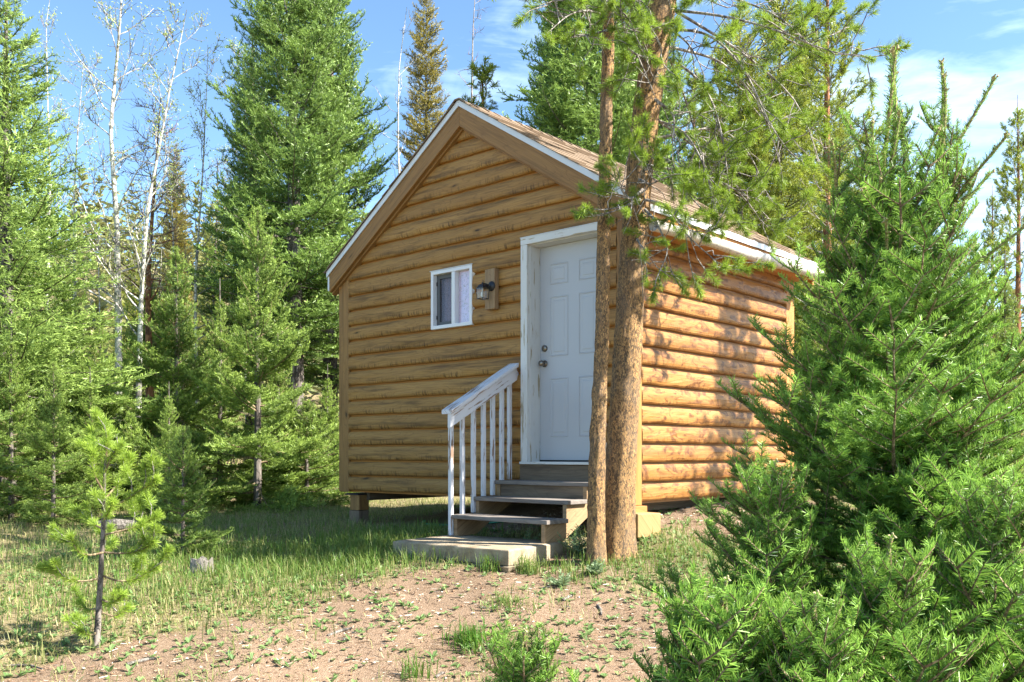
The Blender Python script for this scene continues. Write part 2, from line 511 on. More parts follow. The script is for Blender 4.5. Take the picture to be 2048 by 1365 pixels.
def dirt_mask(x, y):
    """1 = bare reddish dirt, 0 = turf"""
    x = np.asarray(x, float); y = np.asarray(y, float)
    edge = np.where(x < -0.9, 6.95 + (x + 0.9) * 1.0, 7.25 + np.clip(x + .9, 0, 3) * 0.33)
    wob = 0.24 * np.sin(2.7 * x + 1.1 * y) + 0.2 * np.sin(5.3 * x - 2.9 * y + 1.0) + .08 * np.sin(9.1 * x + 7.7 * y)
    m = sstep(0.30, -0.30, y - edge + wob) * sstep(-7, -4.5, x)
    m = m * (1 - .75 * sstep(.3, .9, x + .5 * wob) * sstep(6.1, 6.7, y + .5 * wob))
    right = sstep(1.1, 1.6, x + wob) * sstep(7.0, 7.8, y) * sstep(12, 11, y)       # gravel strip beside the cabin
    u = (x - CORNER[0]) * AX[0] + (y - CORNER[1]) * AX[1]
    v = (x - CORNER[0]) * BX[0] + (y - CORNER[1]) * BX[1]
    under = sstep(-CW - .05, -CW + .3, u) * sstep(.3, .05, u) * sstep(-.25, .05, v) * sstep(CD + .1, CD - .2, v)
    return np.clip(np.maximum.reduce([m, right * .9, under]), 0, 1)


xs = axis(-420, -7.0, 5.0, 420, 0.08)
ys = axis(-60, 3.6, 15.0, 560, 0.08)
gx, gy = np.meshgrid(xs, ys)
gzv = ground_z(gx, gy)
dm = dirt_mask(gx, gy)
nn = np.array([mnoise.noise((a * 4.0, b * 4.0, 0)) + .6 * mnoise.noise((a * 11, b * 11, 3)) if -7.2 < a < 5.2 and 3.4 < b < 15.2 else 0 for a, b in zip(gx.ravel(), gy.ravel())]).reshape(gx.shape)
gzv = gzv + nn * 0.012
NX, NY = len(xs), len(ys)
i = np.arange(NY - 1)[:, None] * NX; j = np.arange(NX - 1)[None]
GF = np.stack([i + j, i + j + 1, i + NX + j + 1, i + NX + j], -1).reshape(-1, 4)
mb = MB()
mb.add(np.stack([gx, gy, gzv], -1).reshape(-1, 3), GF, 0, dm.ravel())
m, nt = new_mat('soil')
t = nd(nt, 'ShaderNodeTexCoord').outputs['Object']
tint = nd(nt, 'ShaderNodeAttribute', attribute_name='tint').outputs['Fac']
n1 = noi(nt, t, 3.0, 5, .6).outputs[0]; n2 = noi(nt, t, 38, 5, .7).outputs[0]; n3 = noi(nt, t, 130, 3, .6).outputs[0]
n0 = noi(nt, t, .9, 4, .6).outputs[0]
dirt = mixc(nt, n1, (.225, .148, .094), (.305, .218, .15))
dirt = mixc(nt, ramp(nt, n0, [(.42, 0), (.66, .65)]), dirt, (.17, .115, .07))
dirt = mixc(nt, ramp(nt, n2, [(.50, 0), (.66, .75)]), dirt, (.12, .075, .045))
dirt = mixc(nt, ramp(nt, n3, [(.58, 0), (.70, .8)]), dirt, (.55, .43, .34))
turf = mixc(nt, n1, (.20, .15, .075), (.13, .12, .045))
turf = mixc(nt, ramp(nt, n2, [(.42, 0), (.64, 1)]), turf, (.33, .27, .17))
f = ramp(nt, ma(nt, 'ADD', tint, ma(nt, 'MULTIPLY', ma(nt, 'SUBTRACT', n2, .5), .9)), [(.3, 0), (.7, 1)])
finish(nt, pbsdf(nt, mixc(nt, f, turf, dirt), .95, .1, ma(nt, 'ADD', n2, n3), .8, .02))
M['soil'] = m
mb.build('ground', M['soil'], smooth=True, kind='structure')

# ------------------------------------------------------------------ cabin
ROT = -YAW


def cw(x, y, z):
    """cabin frame (x along the front, 0 at the right corner; y inwards; z above siding foot) to world"""
    p = CORNER + AX * x + BX * y
    return Vector((p[0], p[1], FLOOR + z))


cabin = empty('cabin', (CORNER[0], CORNER[1], FLOOR), ROT, 'small brown log sided cabin with white door and gable roof', 'cabin')
TR = 1.152                    # t -> cabin x
COURSE = 0.1705
RIDGE_X, RIDGE_Z = -2.003, 3.57 + .44
SL, SR = 0.668, 0.636         # roof pitch left and right


def prof(h):
    lip = 0.019
    if h <= lip:
        return 0.001
    s = (h - lip) / (COURSE - lip)
    # full low down, easing back towards the top
    return 0.007 + 0.034 * max(0.0, 1 - abs((s - .40) / (.40 if s < .40 else .64)) ** (3.6 if s < .40 else 2.3)) ** 0.5


HS = [0, .0185, .0205, .026, .038, .058, .085, .112, .138, .156, .166, .1705]


def log_wall(wall, origin, along, out, length, z_top, mat, x_clip=None, openings=()):
    """one child mesh per log of the wall; `openings` = (x0,x1,z0,z1)"""
    o = np.array(origin, float); a = np.array(along, float); n = np.array(out, float)
    ncourse = int(math.ceil(z_top / COURSE))
    for k in range(ncourse):
        z0 = k * COURSE
        hs = sorted(set([h for h in HS if z0 + h <= z_top + 1e-6] + [min(max(q - z0, 0), COURSE) for op in openings for q in op[2:] if z0 < q < z0 + COURSE]))
        if len(hs) < 3:
            continue
        bands = {}
        for h0, h1 in zip(hs[:-1], hs[1:]):
            zc = z0 + (h0 + h1) / 2
            iv = [(0.0, length, 0)]
            for op in sorted(openings):
                if op[2] < zc < op[3]:
                    new = []
                    for (p, q, s) in iv:
                        if op[0] > p: new.append((p, min(q, op[0]), s))
                        if op[1] < q: new.append((max(p, op[1]), q, s))
                    iv = new
            for (p, q, s) in iv:
                side = sum(1 for op in openings if (p + q) / 2 > (op[0] + op[1]) / 2 and op[2] < z0 + COURSE * .5 < op[3])
                bands.setdefault(side, []).append((h0, h1, p, q))
        for side, bl in bands.items():
            mb = MB(); rd = random.random() * 40 + k * 1.7
            seed = random.random() * 100
            for (h0, h1, p, q) in bl:
                rows = []
                lcs = []
                nseg = max(2, int((q - p) / 0.11))
                for h in (h0, h1):
                    xa, xb = p, q
                    if x_clip:
                        ca, cb = x_clip(z0 + h)
                        xa, xb = max(xa, ca), min(xb, cb)
                        if xb <= xa + .005:
                            xb = xa + .005
                    xv = np.linspace(xa, xb, nseg + 1)
                    d = np.array([prof(h) + (0.0065 * mnoise.noise((x * 3.1, seed, h * 12)) + .0035 * mnoise.noise((x * 12, seed + 9, h * 25)) if h > .02 else 0) for x in xv])
                    zj = np.array([(.006 * mnoise.noise((x * 4.5, seed + 3, 0)) + .004 * mnoise.noise((x * 17, seed + 5, 0))) if .0195 < h < .05 else 0 for x in xv])
                    rows.append(o + a * xv[:, None] + np.array([0, 0, 1.0]) * (z0 + h + zj)[:, None] + n * d[:, None])
                    lcs.append(np.stack([xv + rd, np.full_like(xv, h), np.full_like(xv, rd)], 1))
                V = np.concatenate(rows); m_ = nseg + 1
                jj = np.arange(nseg)
                F = np.stack([jj, jj + 1, jj + 1 + m_, jj + m_], 1)
                if np.dot(np.cross(a, [0, 0, 1]), n) < 0:
                    F = F[:, ::-1]
                mb.add(V, F, 0, 0, np.concatenate(lcs))
            mb.build('log', mat, wall, smooth=False)


def roof_z(x):
    return RIDGE_Z - (RIDGE_X - x) * SL if x < RIDGE_X else RIDGE_Z - (x - RIDGE_X) * SR


BW = .14                      # corner board width on the front
door = (0.0 - TR, 0.813 - TR, -.067 + .44, 1.963 + .44)
win = (-1.337 - TR, -.741 - TR, 1.283 + .44, 1.885 + .44)
JT = .018
dopen = (door[0] - JT, door[1] + JT, door[2] - .035, door[3] + JT)
ops_front = [(dopen[0] + CW - BW, dopen[1] + CW - BW, dopen[2], dopen[3]), (win[0] + CW - BW, win[1] + CW - BW, win[2], win[3])]
GT = 0.20                     # vertical drop from the roof top to the siding edge


def front_clip(z):
    xl = RIDGE_X - (RIDGE_Z - .05 - z) / SL
    xr = RIDGE_X + (RIDGE_Z - .05 - z) / SR
    return xl + CW - BW, xr + CW - BW


def wall_back(name, pts, n, mat=M['old_board']):
    """thin backing sheet of the wall, the logs are its children"""
    mb = MB(); P = np.array(pts, float); t = np.array(n, float) * -0.03
    k = len(P)
    mb.add(np.concatenate([P, P + t]), [list(range(k))], 0)
    mb.F.append((np.array([list(range(k, 2 * k))[::-1]]), 0))
    return mb.build(name, mat, cabin)


ztl, ztr = roof_z(-CW) - .06, roof_z(0) - .06
mbw = MB()
ex = [-CW, dopen[0], dopen[1], 0.0]
# front backing in pieces round the openings
def rect(x0, x1, z0, z1):
    mbw.box(((x0 + x1) / 2, .015, (z0 + z1) / 2), (x1 - x0, .026, z1 - z0))
rect(-CW + .01, win[0] - .02, 0.01, ztl)
rect(win[0] - .02, win[1] + .02, .01, win[2] - .02)
rect(win[0] - .02, win[1] + .02, win[3] + .02, ztl)
rect(win[1] + .02, dopen[0], .01, ztl)
rect(dopen[0], dopen[1], .01, dopen[2] - .003)
rect(dopen[0], dopen[1], dopen[3] + .003, ztr)
rect(dopen[1], -.01, .01, ztr)
front = mbw.build('gable_wall', M['old_board'], cabin)
log_wall(front, (-CW + BW, 0, 0), (1, 0, 0), (0, -1, 0), CW - 2 * BW, RIDGE_Z - .12, M['front_log'], front_clip, ops_front)
sidew = MB().box((-.016, CD / 2, ztr / 2), (.026, CD - .06, ztr - .02)).build('side_wall', M['old_board'], cabin)
SBN, SBF = .096, .19
log_wall(sidew, (0, SBN, 0), (0, 1, 0), (1, 0, 0), CD - SBN - SBF, ztr - .02, M['side_log'])
leftw = MB().box((-CW + .016, CD / 2, ztl / 2), (.026, CD - .06, ztl - .02)).build('side_wall', M['old_board'], cabin)
log_wall(leftw, (-CW, CD - .15, 0), (0, -1, 0), (-1, 0, 0), CD - .3, ztl - .02, M['front_log'])
backw = MB().box((-CW / 2, CD - .016, ztl / 2), (CW - .06, .026, ztl - .02)).build('rear_wall', M['old_board'], cabin)
log_wall(backw, (-BW, CD, 0), (-1, 0, 0), (0, 1, 0), CW - 2 * BW, RIDGE_Z - .12, M['side_log'],
         lambda z: (-(RIDGE_X + (RIDGE_Z - .05 - z) / SR) - BW, -(RIDGE_X - (RIDGE_Z - .05 - z) / SL) - BW))
# floor underside
MB().box((-CW / 2, CD / 2, .035), (CW - .04, CD - .04, .05)).build('floor', M['old_board'], cabin)
for x in (-CW + .3, -CW / 2, -.3):
    MB().box((x, CD / 2, -.045), (.09, CD - .2, .10)).build('underfloor_beam', M['old_board'], cabin, bev=.004)


def vboard(x0, x1, y0, y1, z0, z1, mat, name='corner_board'):
    return MB().box(((x0 + x1) / 2, (y0 + y1) / 2, (z0 + z1) / 2), (x1 - x0, y1 - y0, z1 - z0)).build(name, mat, cabin, bev=.004)


vboard(-CW - .002, -CW + BW, -.036, .0, 0.0, roof_z(-CW) - .10, M['trim_wood'])
vboard(-BW, .0, -.036, .0, -.01, roof_z(0) - .10, M['trim_wood'])
vboard(.0, .036, -.034, SBN, -.012, roof_z(.036) - .10, M['side_trim'])
vboard(.0, .036, CD - SBF, CD, 0.0, roof_z(.036) - .10, M['side_trim'])
vboard(-CW - .038, -CW - .002, -.034, .12, 0.0, roof_z(-CW) - .12, M['trim_wood'])

MB().box((-1.35, CD - .25, -.085), (2.6, .12, .17)).build('underfloor_beam', M['old_board'], cabin, bev=.004)  # added beam: hides lit ground behind, so the gap under the floor reads dark

# roof ------------------------------------------------
Y0, Y1 = -.115, CD + .10
XL, XR = -4.160, .25
TH = .035
roof_mb = MB()
for (x0, x1) in ((XL, RIDGE_X), (RIDGE_X, XR)):
    z0, z1 = roof_z(x0) - .045, roof_z(x1) - .045
    V = [(x0, Y0 + .004, z0), (x1, Y0 + .004, z1), (x1, Y1, z1), (x0, Y1, z0)]
    V += [(a_, b_, c_ - TH) for a_, b_, c_ in V]
    roof_mb.add(V, [(0, 1, 2, 3), (7, 6, 5, 4), (0, 4, 5, 1), (1, 5, 6, 2), (2, 6, 7, 3), (3, 7, 4, 0)])
roof = roof_mb.build('roof', M['trim_wood'], cabin)
# shingles on the right slope: one object each, mesh data shared between alike pieces
ang = math.atan(SR)
slope_len = (XR - RIDGE_X) / math.cos(ang)
EXPO = .145
shapes = []
for wdt in (.20, .26, .31, .36):
    for th in (.010, .016):
        s_ = MB()
        w2 = wdt / 2 - .0015
        n_ = 4
        xsn = np.linspace(-w2, w2, n_)
        low = [(0.155 + random.uniform(-.004, .004), x_) for x_ in xsn]
        V = [(-.01, x_, .004) for x_ in xsn] + [(l_, x_, .004) for l_, x_ in low] + [(l_, x_, .004 + th) for l_, x_ in low] + [(-.01, x_, .007) for x_ in xsn]
        F = []
        for q in range(n_ - 1):
            F += [(n_ + q, n_ + q + 1, 2 * n_ + q + 1, 2 * n_ + q), (2 * n_ + q, 2 * n_ + q + 1, 3 * n_ + q + 1, 3 * n_ + q)]
        F += [(0, n_, 2 * n_, 3 * n_), (n_ - 1, 4 * n_ - 1, 3 * n_ - 1, 2 * n_ - 1)]
        s_.add(V, F)
        shapes.append((wdt, s_.mesh('shingle', M['shingle'])))
row = 0; sl = 0.06
while sl < slope_len - .02:
    y = Y0 - .012 + random.uniform(-.15, 0)
    while y < Y1 + .0:
        wdt, me = random.choice(shapes)
        yc = y + wdt / 2
        if yc - wdt / 2 < Y0 - .03:
            yc = Y0 - .03 + wdt / 2
        if yc + wdt / 2 > Y1 + .05:
            y += wdt; continue
        px_ = RIDGE_X + sl * math.cos(ang); pz_ = RIDGE_Z - .045 - sl * math.sin(ang)
        mw = Matrix.Translation((px_, yc, pz_)) @ Matrix.Rotation(ang, 4, 'Y')
        link('shingle', me, roof, mw)
        y = yc + wdt / 2
    sl += EXPO; row += 1
# left slope: rows never faced by the photograph, kept as joined strips; ridge caps
lf = MB(); angl = math.atan(SL); L_len = (RIDGE_X - XL) / math.cos(angl)
sl = .06
while sl < L_len - .02:
    a0, a1 = sl - .01, min(sl + .155, L_len + .02)
    def P(s_, y_, h_):
        return (RIDGE_X - s_ * math.cos(angl) - h_ * math.sin(angl), y_, RIDGE_Z - .045 - s_ * math.sin(angl) + h_ * math.cos(angl))
    ya, yb = Y0 - .03 - random.random() * .008, Y1 + .03
    lf.add([P(a0, ya, .004), P(a1, ya, .004), P(a1, ya, .018), P(a0, ya, .008), P(a0, yb, .004), P(a1, yb, .004), P(a1, yb, .018), P(a0, yb, .008)],
           [(0, 1, 2, 3), (4, 7, 6, 5), (3, 2, 6, 7), (1, 5, 6, 2)])
    sl += EXPO
lf.build('shingles', M['shingle'], roof, kind='stuff')
yy = Y0 - .035
while yy < Y1:
    mb = MB(); h_ = .012 + random.random() * .006
    w_ = .13
    V = []
    for (dx, sgn) in ((-w_, 1), (-.03, 1), (.03, 1), (w_, 1)):
        zz = RIDGE_Z - .045 + .012 - (abs(dx) * (SL if dx < 0 else SR)) + (0.0 if abs(dx) > .05 else 0.004)
        V += [(RIDGE_X + dx, yy, zz + h_), (RIDGE_X + dx, min(yy + .22, Y1 + .04), zz)]
    V += [(x_, y_, z_ - .014) for x_, y_, z_ in V]
    F = [(0, 2, 3, 1), (2, 4, 5, 3), (4, 6, 7, 5), (8, 10, 2, 0), (10, 12, 4, 2), (12, 14, 6, 4), (0, 1, 9, 8), (6, 14, 15, 7)]
    mb.add(V, F).build('ridge_cap', M['shingle'], roof)
    yy += .17


def slope_board(x0, x1, top_drop, depth, y0, y1, name, mat, bev=.003):
    """board lying along the gable rake between x0 and x1"""
    za, zb = roof_z(x0) - top_drop, roof_z(x1) - top_drop
    V = []
    for yv in (y0, y1):
        V += [(x0, yv, za), (x1, yv, zb), (x1, yv, zb - depth), (x0, yv, za - depth)]
    rd = random.random() * 30
    lc = [(v[0] + rd, v[2] - roof_z(v[0]) + v[1] * .8 + rd * .1, rd) for v in V]
    F = [(0, 3, 2, 1), (4, 5, 6, 7), (0, 1, 5, 4), (3, 7, 6, 2), (0, 4, 7, 3), (1, 2, 6, 5)]
    return MB().add(V, F, 0, 0, lc).build(name, mat, cabin, bev=bev)


for (x0, x1) in ((XL + .035, RIDGE_X - .001), (RIDGE_X + .001, XR - .03)):
    slope_board(x0, x1, .085, .215, -.112, -.072, 'rake_board', M['trim_wood'])
    slope_board(x0, x1, .27, .055, -.070, -.004, 'gable_soffit', M['trim_wood'])
    slope_board(x0, x1, .085, .215, CD + .06, CD + .095, 'rake_board', M['side_trim'])
for (x0, x1) in ((XL, RIDGE_X - .001), (RIDGE_X + .001, XR + .02)):
    slope_board(x0, x1, .040, .062, -.128, -.116, 'drip_edge', M['drip'], .001)
# right eave
ez = roof_z(XR)
MB().box((XR + .006, (Y0 + Y1) / 2, ez - .072), (.010, Y1 - Y0 + .05, .062)).build('drip_edge', M['drip'], cabin)
MB().box((XR - .03, (Y0 + Y1) / 2, ez - .165), (.04, Y1 - Y0 - .02, .13)).build('fascia', M['side_trim'], cabin, bev=.003)
MB().box((.125, CD / 2, ez - .215), (.22, CD + .1, .02)).build('soffit', M['side_trim'], cabin)
MB().box((.018, CD / 2 + .05, ez - .27), (.034, CD - .3, .075)).build('frieze_board', M['side_trim'], cabin, bev=.003)
ezl = roof_z(XL)
MB().box((XL + .012, (Y0 + Y1) / 2, ezl - .17), (.03, Y1 - Y0 - .02, .17)).build('fascia', M['drip'], cabin)
MB().box((XL + .09, CD / 2, ezl - .23), (.14, CD + .1, .02)).build('soffit', M['side_trim'], cabin)
pts = [(XR + .055 + .008 * math.sin(v * 2.2), v, 2.337 + (v + .13) / 3.25 * .056 + .005 * math.sin(3 * v)) for v in np.linspace(-.13, 3.13, 30)]
MB().tube(pts, np.linspace(.047, .060, 30), 18, jit=.02).build('eave_pole', M['white_log'], cabin, smooth=True,
                                                               label='white round pole with dark specks under the right eave')

# door ------------------------------------------------
RC = .13


def cbox(name, x0, x1, y0, y1, z0, z1, mat, parent, bev=.003, **kw):
    return MB().box(((x0 + x1) / 2, (y0 + y1) / 2, (z0 + z1) / 2), (x1 - x0, y1 - y0, z1 - z0)).build(name, mat, parent, bev=bev, **kw)


dr = cbox('door', door[0], door[1], RC, RC + .045, door[2], door[3], M['door_paint'], cabin)
dw, dh = door[1] - door[0], door[3] - door[2]


def raised_panel(x0, x1, z0, z1):
    mb = MB(); y = RC
    # sunk bevel ring then raised field, like a pressed steel door
    rings = [(0, -.001), (.010, -.006), (.022, .004), (.034, .004), (.050, -.004)]
    V = []
    for ins, dy in rings:
        V += [(x0 + ins, y + dy, z0 + ins), (x1 - ins, y + dy, z0 + ins), (x1 - ins, y + dy, z1 - ins), (x0 + ins, y + dy, z1 - ins)]
    F = []
    for r_ in range(len(rings) - 1):
        for q in range(4):
            F.append((r_ * 4 + q, r_ * 4 + (q + 1) % 4, (r_ + 1) * 4 + (q + 1) % 4, (r_ + 1) * 4 + q))
    e = (len(rings) - 1) * 4
    F.append((e, e + 1, e + 2, e + 3))
    mb.add(V, F).build('panel', M['door_paint'], dr)


for (a_, b_) in ((.12, .37), (.63 - .185, .695)):
    pass
for (xa, xb) in ((.125, .345), (.468, .688)):
    for (za, zb) in ((.22, .78), (.98, 1.55), (1.66, 1.86)):
        raised_panel(door[0] + xa, door[0] + xb, door[2] + za, door[2] + zb)
hx = door[0] + .062


def lathe(profile, center, axis_y=-1, sides=20):
    """revolve (r, d) round the -y axis"""
    mb = MB(); a = np.arange(sides) * 2 * math.pi / sides
    V = []
    for r_, d_ in profile:
        for q in a:
            V.append((center[0] + r_ * math.cos(q), center[1] + axis_y * d_, center[2] + r_ * math.sin(q)))
    F = [(i_ * sides + q, i_ * sides + (q + 1) % sides, (i_ + 1) * sides + (q + 1) % sides, (i_ + 1) * sides + q) for i_ in range(len(profile) - 1) for q in range(sides)]
    F2 = [list(range((len(profile) - 1) * sides, len(profile) * sides))]
    mb.add(V, F)
    mb.F.append((np.array(F2), 0))
    return mb


zk = door[2] + .92
lathe([(.033, 0), (.033, .006), (.014, .010), (.013, .03), (.027, .042), (.030, .055), (.026, .068), (.012, .074)], (hx, RC, zk)).build('door_knob', M['pewter'], dr, smooth=True)
lathe([(.032, 0), (.031, .014), (.026, .020), (.010, .022)], (hx, RC, zk + .145)).build('deadbolt', M['pewter'], dr, smooth=True)
fr = cbox('door_frame', door[0] - JT + .0005, door[0] - .001, -.012, RC + .05, door[2] - .03, door[3] + JT, M['trim_paint'], cabin)
cbox('jamb', door[1] + .001, door[1] + JT - .0005, -.012, RC + .05, door[2] - .03, door[3] + JT, M['trim_paint'], fr)
cbox('head_jamb', door[0], door[1], -.012, RC + .05, door[3] + .002, door[3] + JT - .0005, M['trim_paint'], fr)
cbox('casing', door[0] - .084, door[0] - .006, -.056, -.012, door[2] - .03, door[3] + .007, M['trim_paint'], fr)
cbox('casing', door[1] + .006, door[1] + .084, -.056, -.012, door[2] - .03, door[3] + .007, M['trim_paint'], fr)
cbox('head_casing', door[0] - .084, door[1] + .084, -.058, -.012, door[3] + .008, door[3] + .075, M['trim_paint'], fr)
cbox('drip_cap', door[0] - .088, door[1] + .088, -.062, -.002, door[3] + .0755, door[3] + .080, M['drip'], fr, bev=0)
cbox('sill', door[0] - .09, door[1] + .09, -.07, RC + .02, door[2] - .036, door[2] - .012, M['trim_paint'], fr)
cbox('weatherstrip', door[0] + .002, door[1] - .002, RC - .006, RC - .001, door[2] - .011, door[2] + .004, M['rubber'], dr, bev=0)
cbox('kick_board', door[0] - .10, door[1] + .06, -.050, -.042, door[2] - .21, door[2] - .042, M['old_board'], cabin)
MB().box(((door[0] + door[1]) / 2, RC + .07, (door[2] + door[3]) / 2), (dw + .03, .01, dh + .02)).build('backing', M['unlit_room_black'], dr)

# window ----------------------------------------------
wx0, wx1, wz0, wz1 = win
FWW = .036
wn = MB().box(((wx0 + wx1) / 2, .30, (wz0 + wz1) / 2), (wx1 - wx0 + .2, .01, wz1 - wz0 + .2)).build('window', M['unlit_room_black'], cabin)  # black sheet behind the panes, room darkness painted in
fy0, fy1 = -.046, .035
wf = cbox('frame', wx0, wx0 + FWW, fy0, fy1, wz0, wz1, M['vinyl'], wn)
cbox('frame', wx1 - FWW, wx1, fy0, fy1, wz0, wz1, M['vinyl'], wn)
cbox('frame', wx0 + FWW, wx1 - FWW, fy0, fy1, wz0, wz0 + FWW, M['vinyl'], wn)
cbox('frame', wx0 + FWW, wx1 - FWW, fy0, fy1, wz1 - FWW, wz1, M['vinyl'], wn)
mx = -1.011 - TR
cbox('mullion', mx - .024, mx + .024, fy0 + .004, fy1, wz0 + FWW, wz1 - FWW, M['vinyl'], wn)
cbox('head_flashing', wx0 - .01, wx1 + .01, -.052, .0, wz1 + .001, wz1 + .006, M['drip'], wn, bev=0)
# left sash with insect screen set back, right fixed pane
sx0, sx1 = wx0 + FWW, mx - .024
sz0, sz1 = wz0 + FWW, wz1 - FWW
SF = .042
for (a0, a1, b0, b1) in ((sx0, sx0 + SF, sz0, sz1), (sx1 - .012, sx1, sz0, sz1), (sx0 + SF, sx1 - .012, sz0, sz0 + SF), (sx0 + SF, sx1 - .012, sz1 - SF, sz1)):
    cbox('sash', a0, a1, .006, .030, b0, b1, M['screen'], wn)
for zz in (sz0 + .09, sz1 - .09):
    cbox('latch', sx0 + .002, sx0 + .016, -.004, .006, zz - .02, zz + .02, M['black_metal'], wn)
MB().add([(sx0 + SF - .004, .012, sz0 + SF - .004), (sx1 - .010, .012, sz0 + SF - .004), (sx1 - .010, .012, sz1 - SF + .004), (sx0 + SF - .004, .012, sz1 - SF + .004)], [(0, 1, 2, 3)]).build('insect_screen', M['screen_mesh'], wn)
cbox('pane', sx0 + SF, sx1 - .012, .016, .020, sz0 + SF, sz1 - SF, M['glass'], wn, bev=0)
cbox('pane', mx + .024, wx1 - FWW, .004, .008, sz0, sz1, M['glass'], wn, bev=0)


def curtain(x0, x1, y, amp):
    mb = MB(); n_ = 40
    xv = np.linspace(x0, x1, n_)
    yv = y + amp * np.sin(np.linspace(0, 26, n_)) + amp * .5 * np.sin(np.linspace(0, 11, n_))
    V = np.concatenate([np.stack([xv, yv, np.full(n_, sz0 - .02)], 1), np.stack([xv, yv, np.full(n_, sz1 + .02)], 1)])
    q = np.arange(n_ - 1)
    mb.add(V, np.stack([q, q + 1, q + 1 + n_, q + n_], 1)).build('curtain', M['curtain'], wn, smooth=True)


curtain(sx0, sx1, .075, .008)
curtain(mx - .02, wx1, .022, .003)
mb = MB()
for zz in np.linspace(wz0 + .06, wz1 - .06, 4):
    mb.tube([(wx1 + .002, -.012, zz - .05), (wx1 + .010, -.02, zz - .02), (wx1 + .011, -.022, zz + .01), (wx1 + .002, -.012, zz + .05)], [.006, .014, .014, .006], 6, jit=.15)
mb.build('sealant', M['foam'], wn, smooth=True)

# lantern ---------------------------------------------
lx, lz = -.442 - TR, 1.40 + .44
lant = empty('wall_lantern', cw(lx, -.04, lz), ROT, 'black glass wall lantern on a brown wood block beside the window', 'lantern')
lant.scale = (.93, .93, .97)
MB().box((0, -.035, .20), (.140, .066, .405)).build('mounting_block', M['stringer'], lant, bev=.006)
lathe([(.062, 0), (.062, .008), (.050, .018), (.020, .026), (.012, .03)], (.028, -.068, .225), sides=24).build('backplate', M['black_metal'], lant, smooth=True)
LC = (-.030, -.175)
mb = MB().tube([(.028, -.09, .225), (.015, -.12, .235), (-.005, -.15, .245), (LC[0], LC[1], .248)], [.011, .012, .013, .014], 8)
mb.build('arm', M['black_metal'], lant, smooth=True)
cap = MB()
for q, (w_, z_) in enumerate([(.066, .190), (.066, .196), (.054, .200), (.046, .222), (.030, .240), (.012, .248), (.008, .262)]):
    cap.add([(LC[0] + a_ * w_, LC[1] + b_ * w_, z_) for a_, b_ in ((-1, -1), (1, -1), (1, 1), (-1, 1))], np.zeros((0, 4), int))
cap.F = [(np.array([(4 * q + e_, 4 * q + (e_ + 1) % 4, 4 * q + 4 + (e_ + 1) % 4, 4 * q + 4 + e_) for q in range(6) for e_ in range(4)] + [(3, 2, 1, 0)]), 0)]
cap.build('cap', M['black_metal'], lant)
rg = [(LC[0] + .013 * math.cos(q), LC[1], .278 + .013 * math.sin(q)) for q in np.linspace(0, 2 * math.pi, 15)]
MB().tube(rg, .0026, 6, cap=False).build('ring', M['black_metal'], lant, smooth=True)
for a_, b_ in ((-1, -1), (1, -1), (1, 1), (-1, 1)):
    MB().tube([(LC[0] + a_ * .060, LC[1] + b_ * .060, .19), (LC[0] + a_ * .052, LC[1] + b_ * .052, .062)], .0042, 6).build('corner_bar', M['black_metal'], lant)
for (a_, b_, wx_, wy_) in ((0, -1, 1, 0), (0, 1, 1, 0), (1, 0, 0, 1), (-1, 0, 0, 1)):
    V = [(LC[0] + a_ * w_ + s_ * wx_ * w_, LC[1] + b_ * w_ + s_ * wy_ * w_, z_) for (s_, w_, z_) in ((-1, .051, .066), (1, .051, .066), (1, .058, .19), (-1, .058, .19))]
    MB().add(V, [(0, 1, 2, 3)]).build('glass_pane', M['glass'], lant)
    p0 = Vector((LC[0] + a_ * .053 - wx_ * .056, LC[1] + b_ * .053 - wy_ * .056, .062)); p1 = Vector((LC[0] + a_ * .053 + wx_ * .056, LC[1] + b_ * .053 + wy_ * .056, .062))
    MB().tube([p0, p1], .0042, 6).build('bottom_bar', M['black_metal'], lant)
MB().tube([(LC[0], LC[1], .19), (LC[0], LC[1], .15), (LC[0], LC[1], .135), (LC[0], LC[1], .10), (LC[0], LC[1], .085)], [.012, .012, .022, .026, .008], 10).build('bulb', M['foam'], lant, smooth=True)

for ch in lant.children:
    if not ch.name.startswith('mounting_block'):
        c_ = Vector((.028, -.068, .225))
        ch.matrix_basis = Matrix.Translation(c_) @ Matrix.Scale(.80, 4) @ Matrix.Translation(-c_)

# steps ------------------------------------------------
SLAB_TOP = EYE - .735
sx_l, sx_r = -.20 - TR, .92 - TR
stairs = empty('stairs', cw((sx_l + sx_r) / 2, -.6, SLAB_TOP - FLOOR), ROT, 'three step wooden stairs with grey treads and white side railing', 'stairs')
inv = Matrix.Translation(((sx_l + sx_r) / 2, -.6, SLAB_TOP - FLOOR)).inverted()


def sb(name, x0, x1, y0, y1, z0, z1, mat, bev=.004, **kw):
    o = cbox(name, x0, x1, y0, y1, z0, z1, mat, stairs, bev, **kw)
    o.matrix_basis = inv
    return o


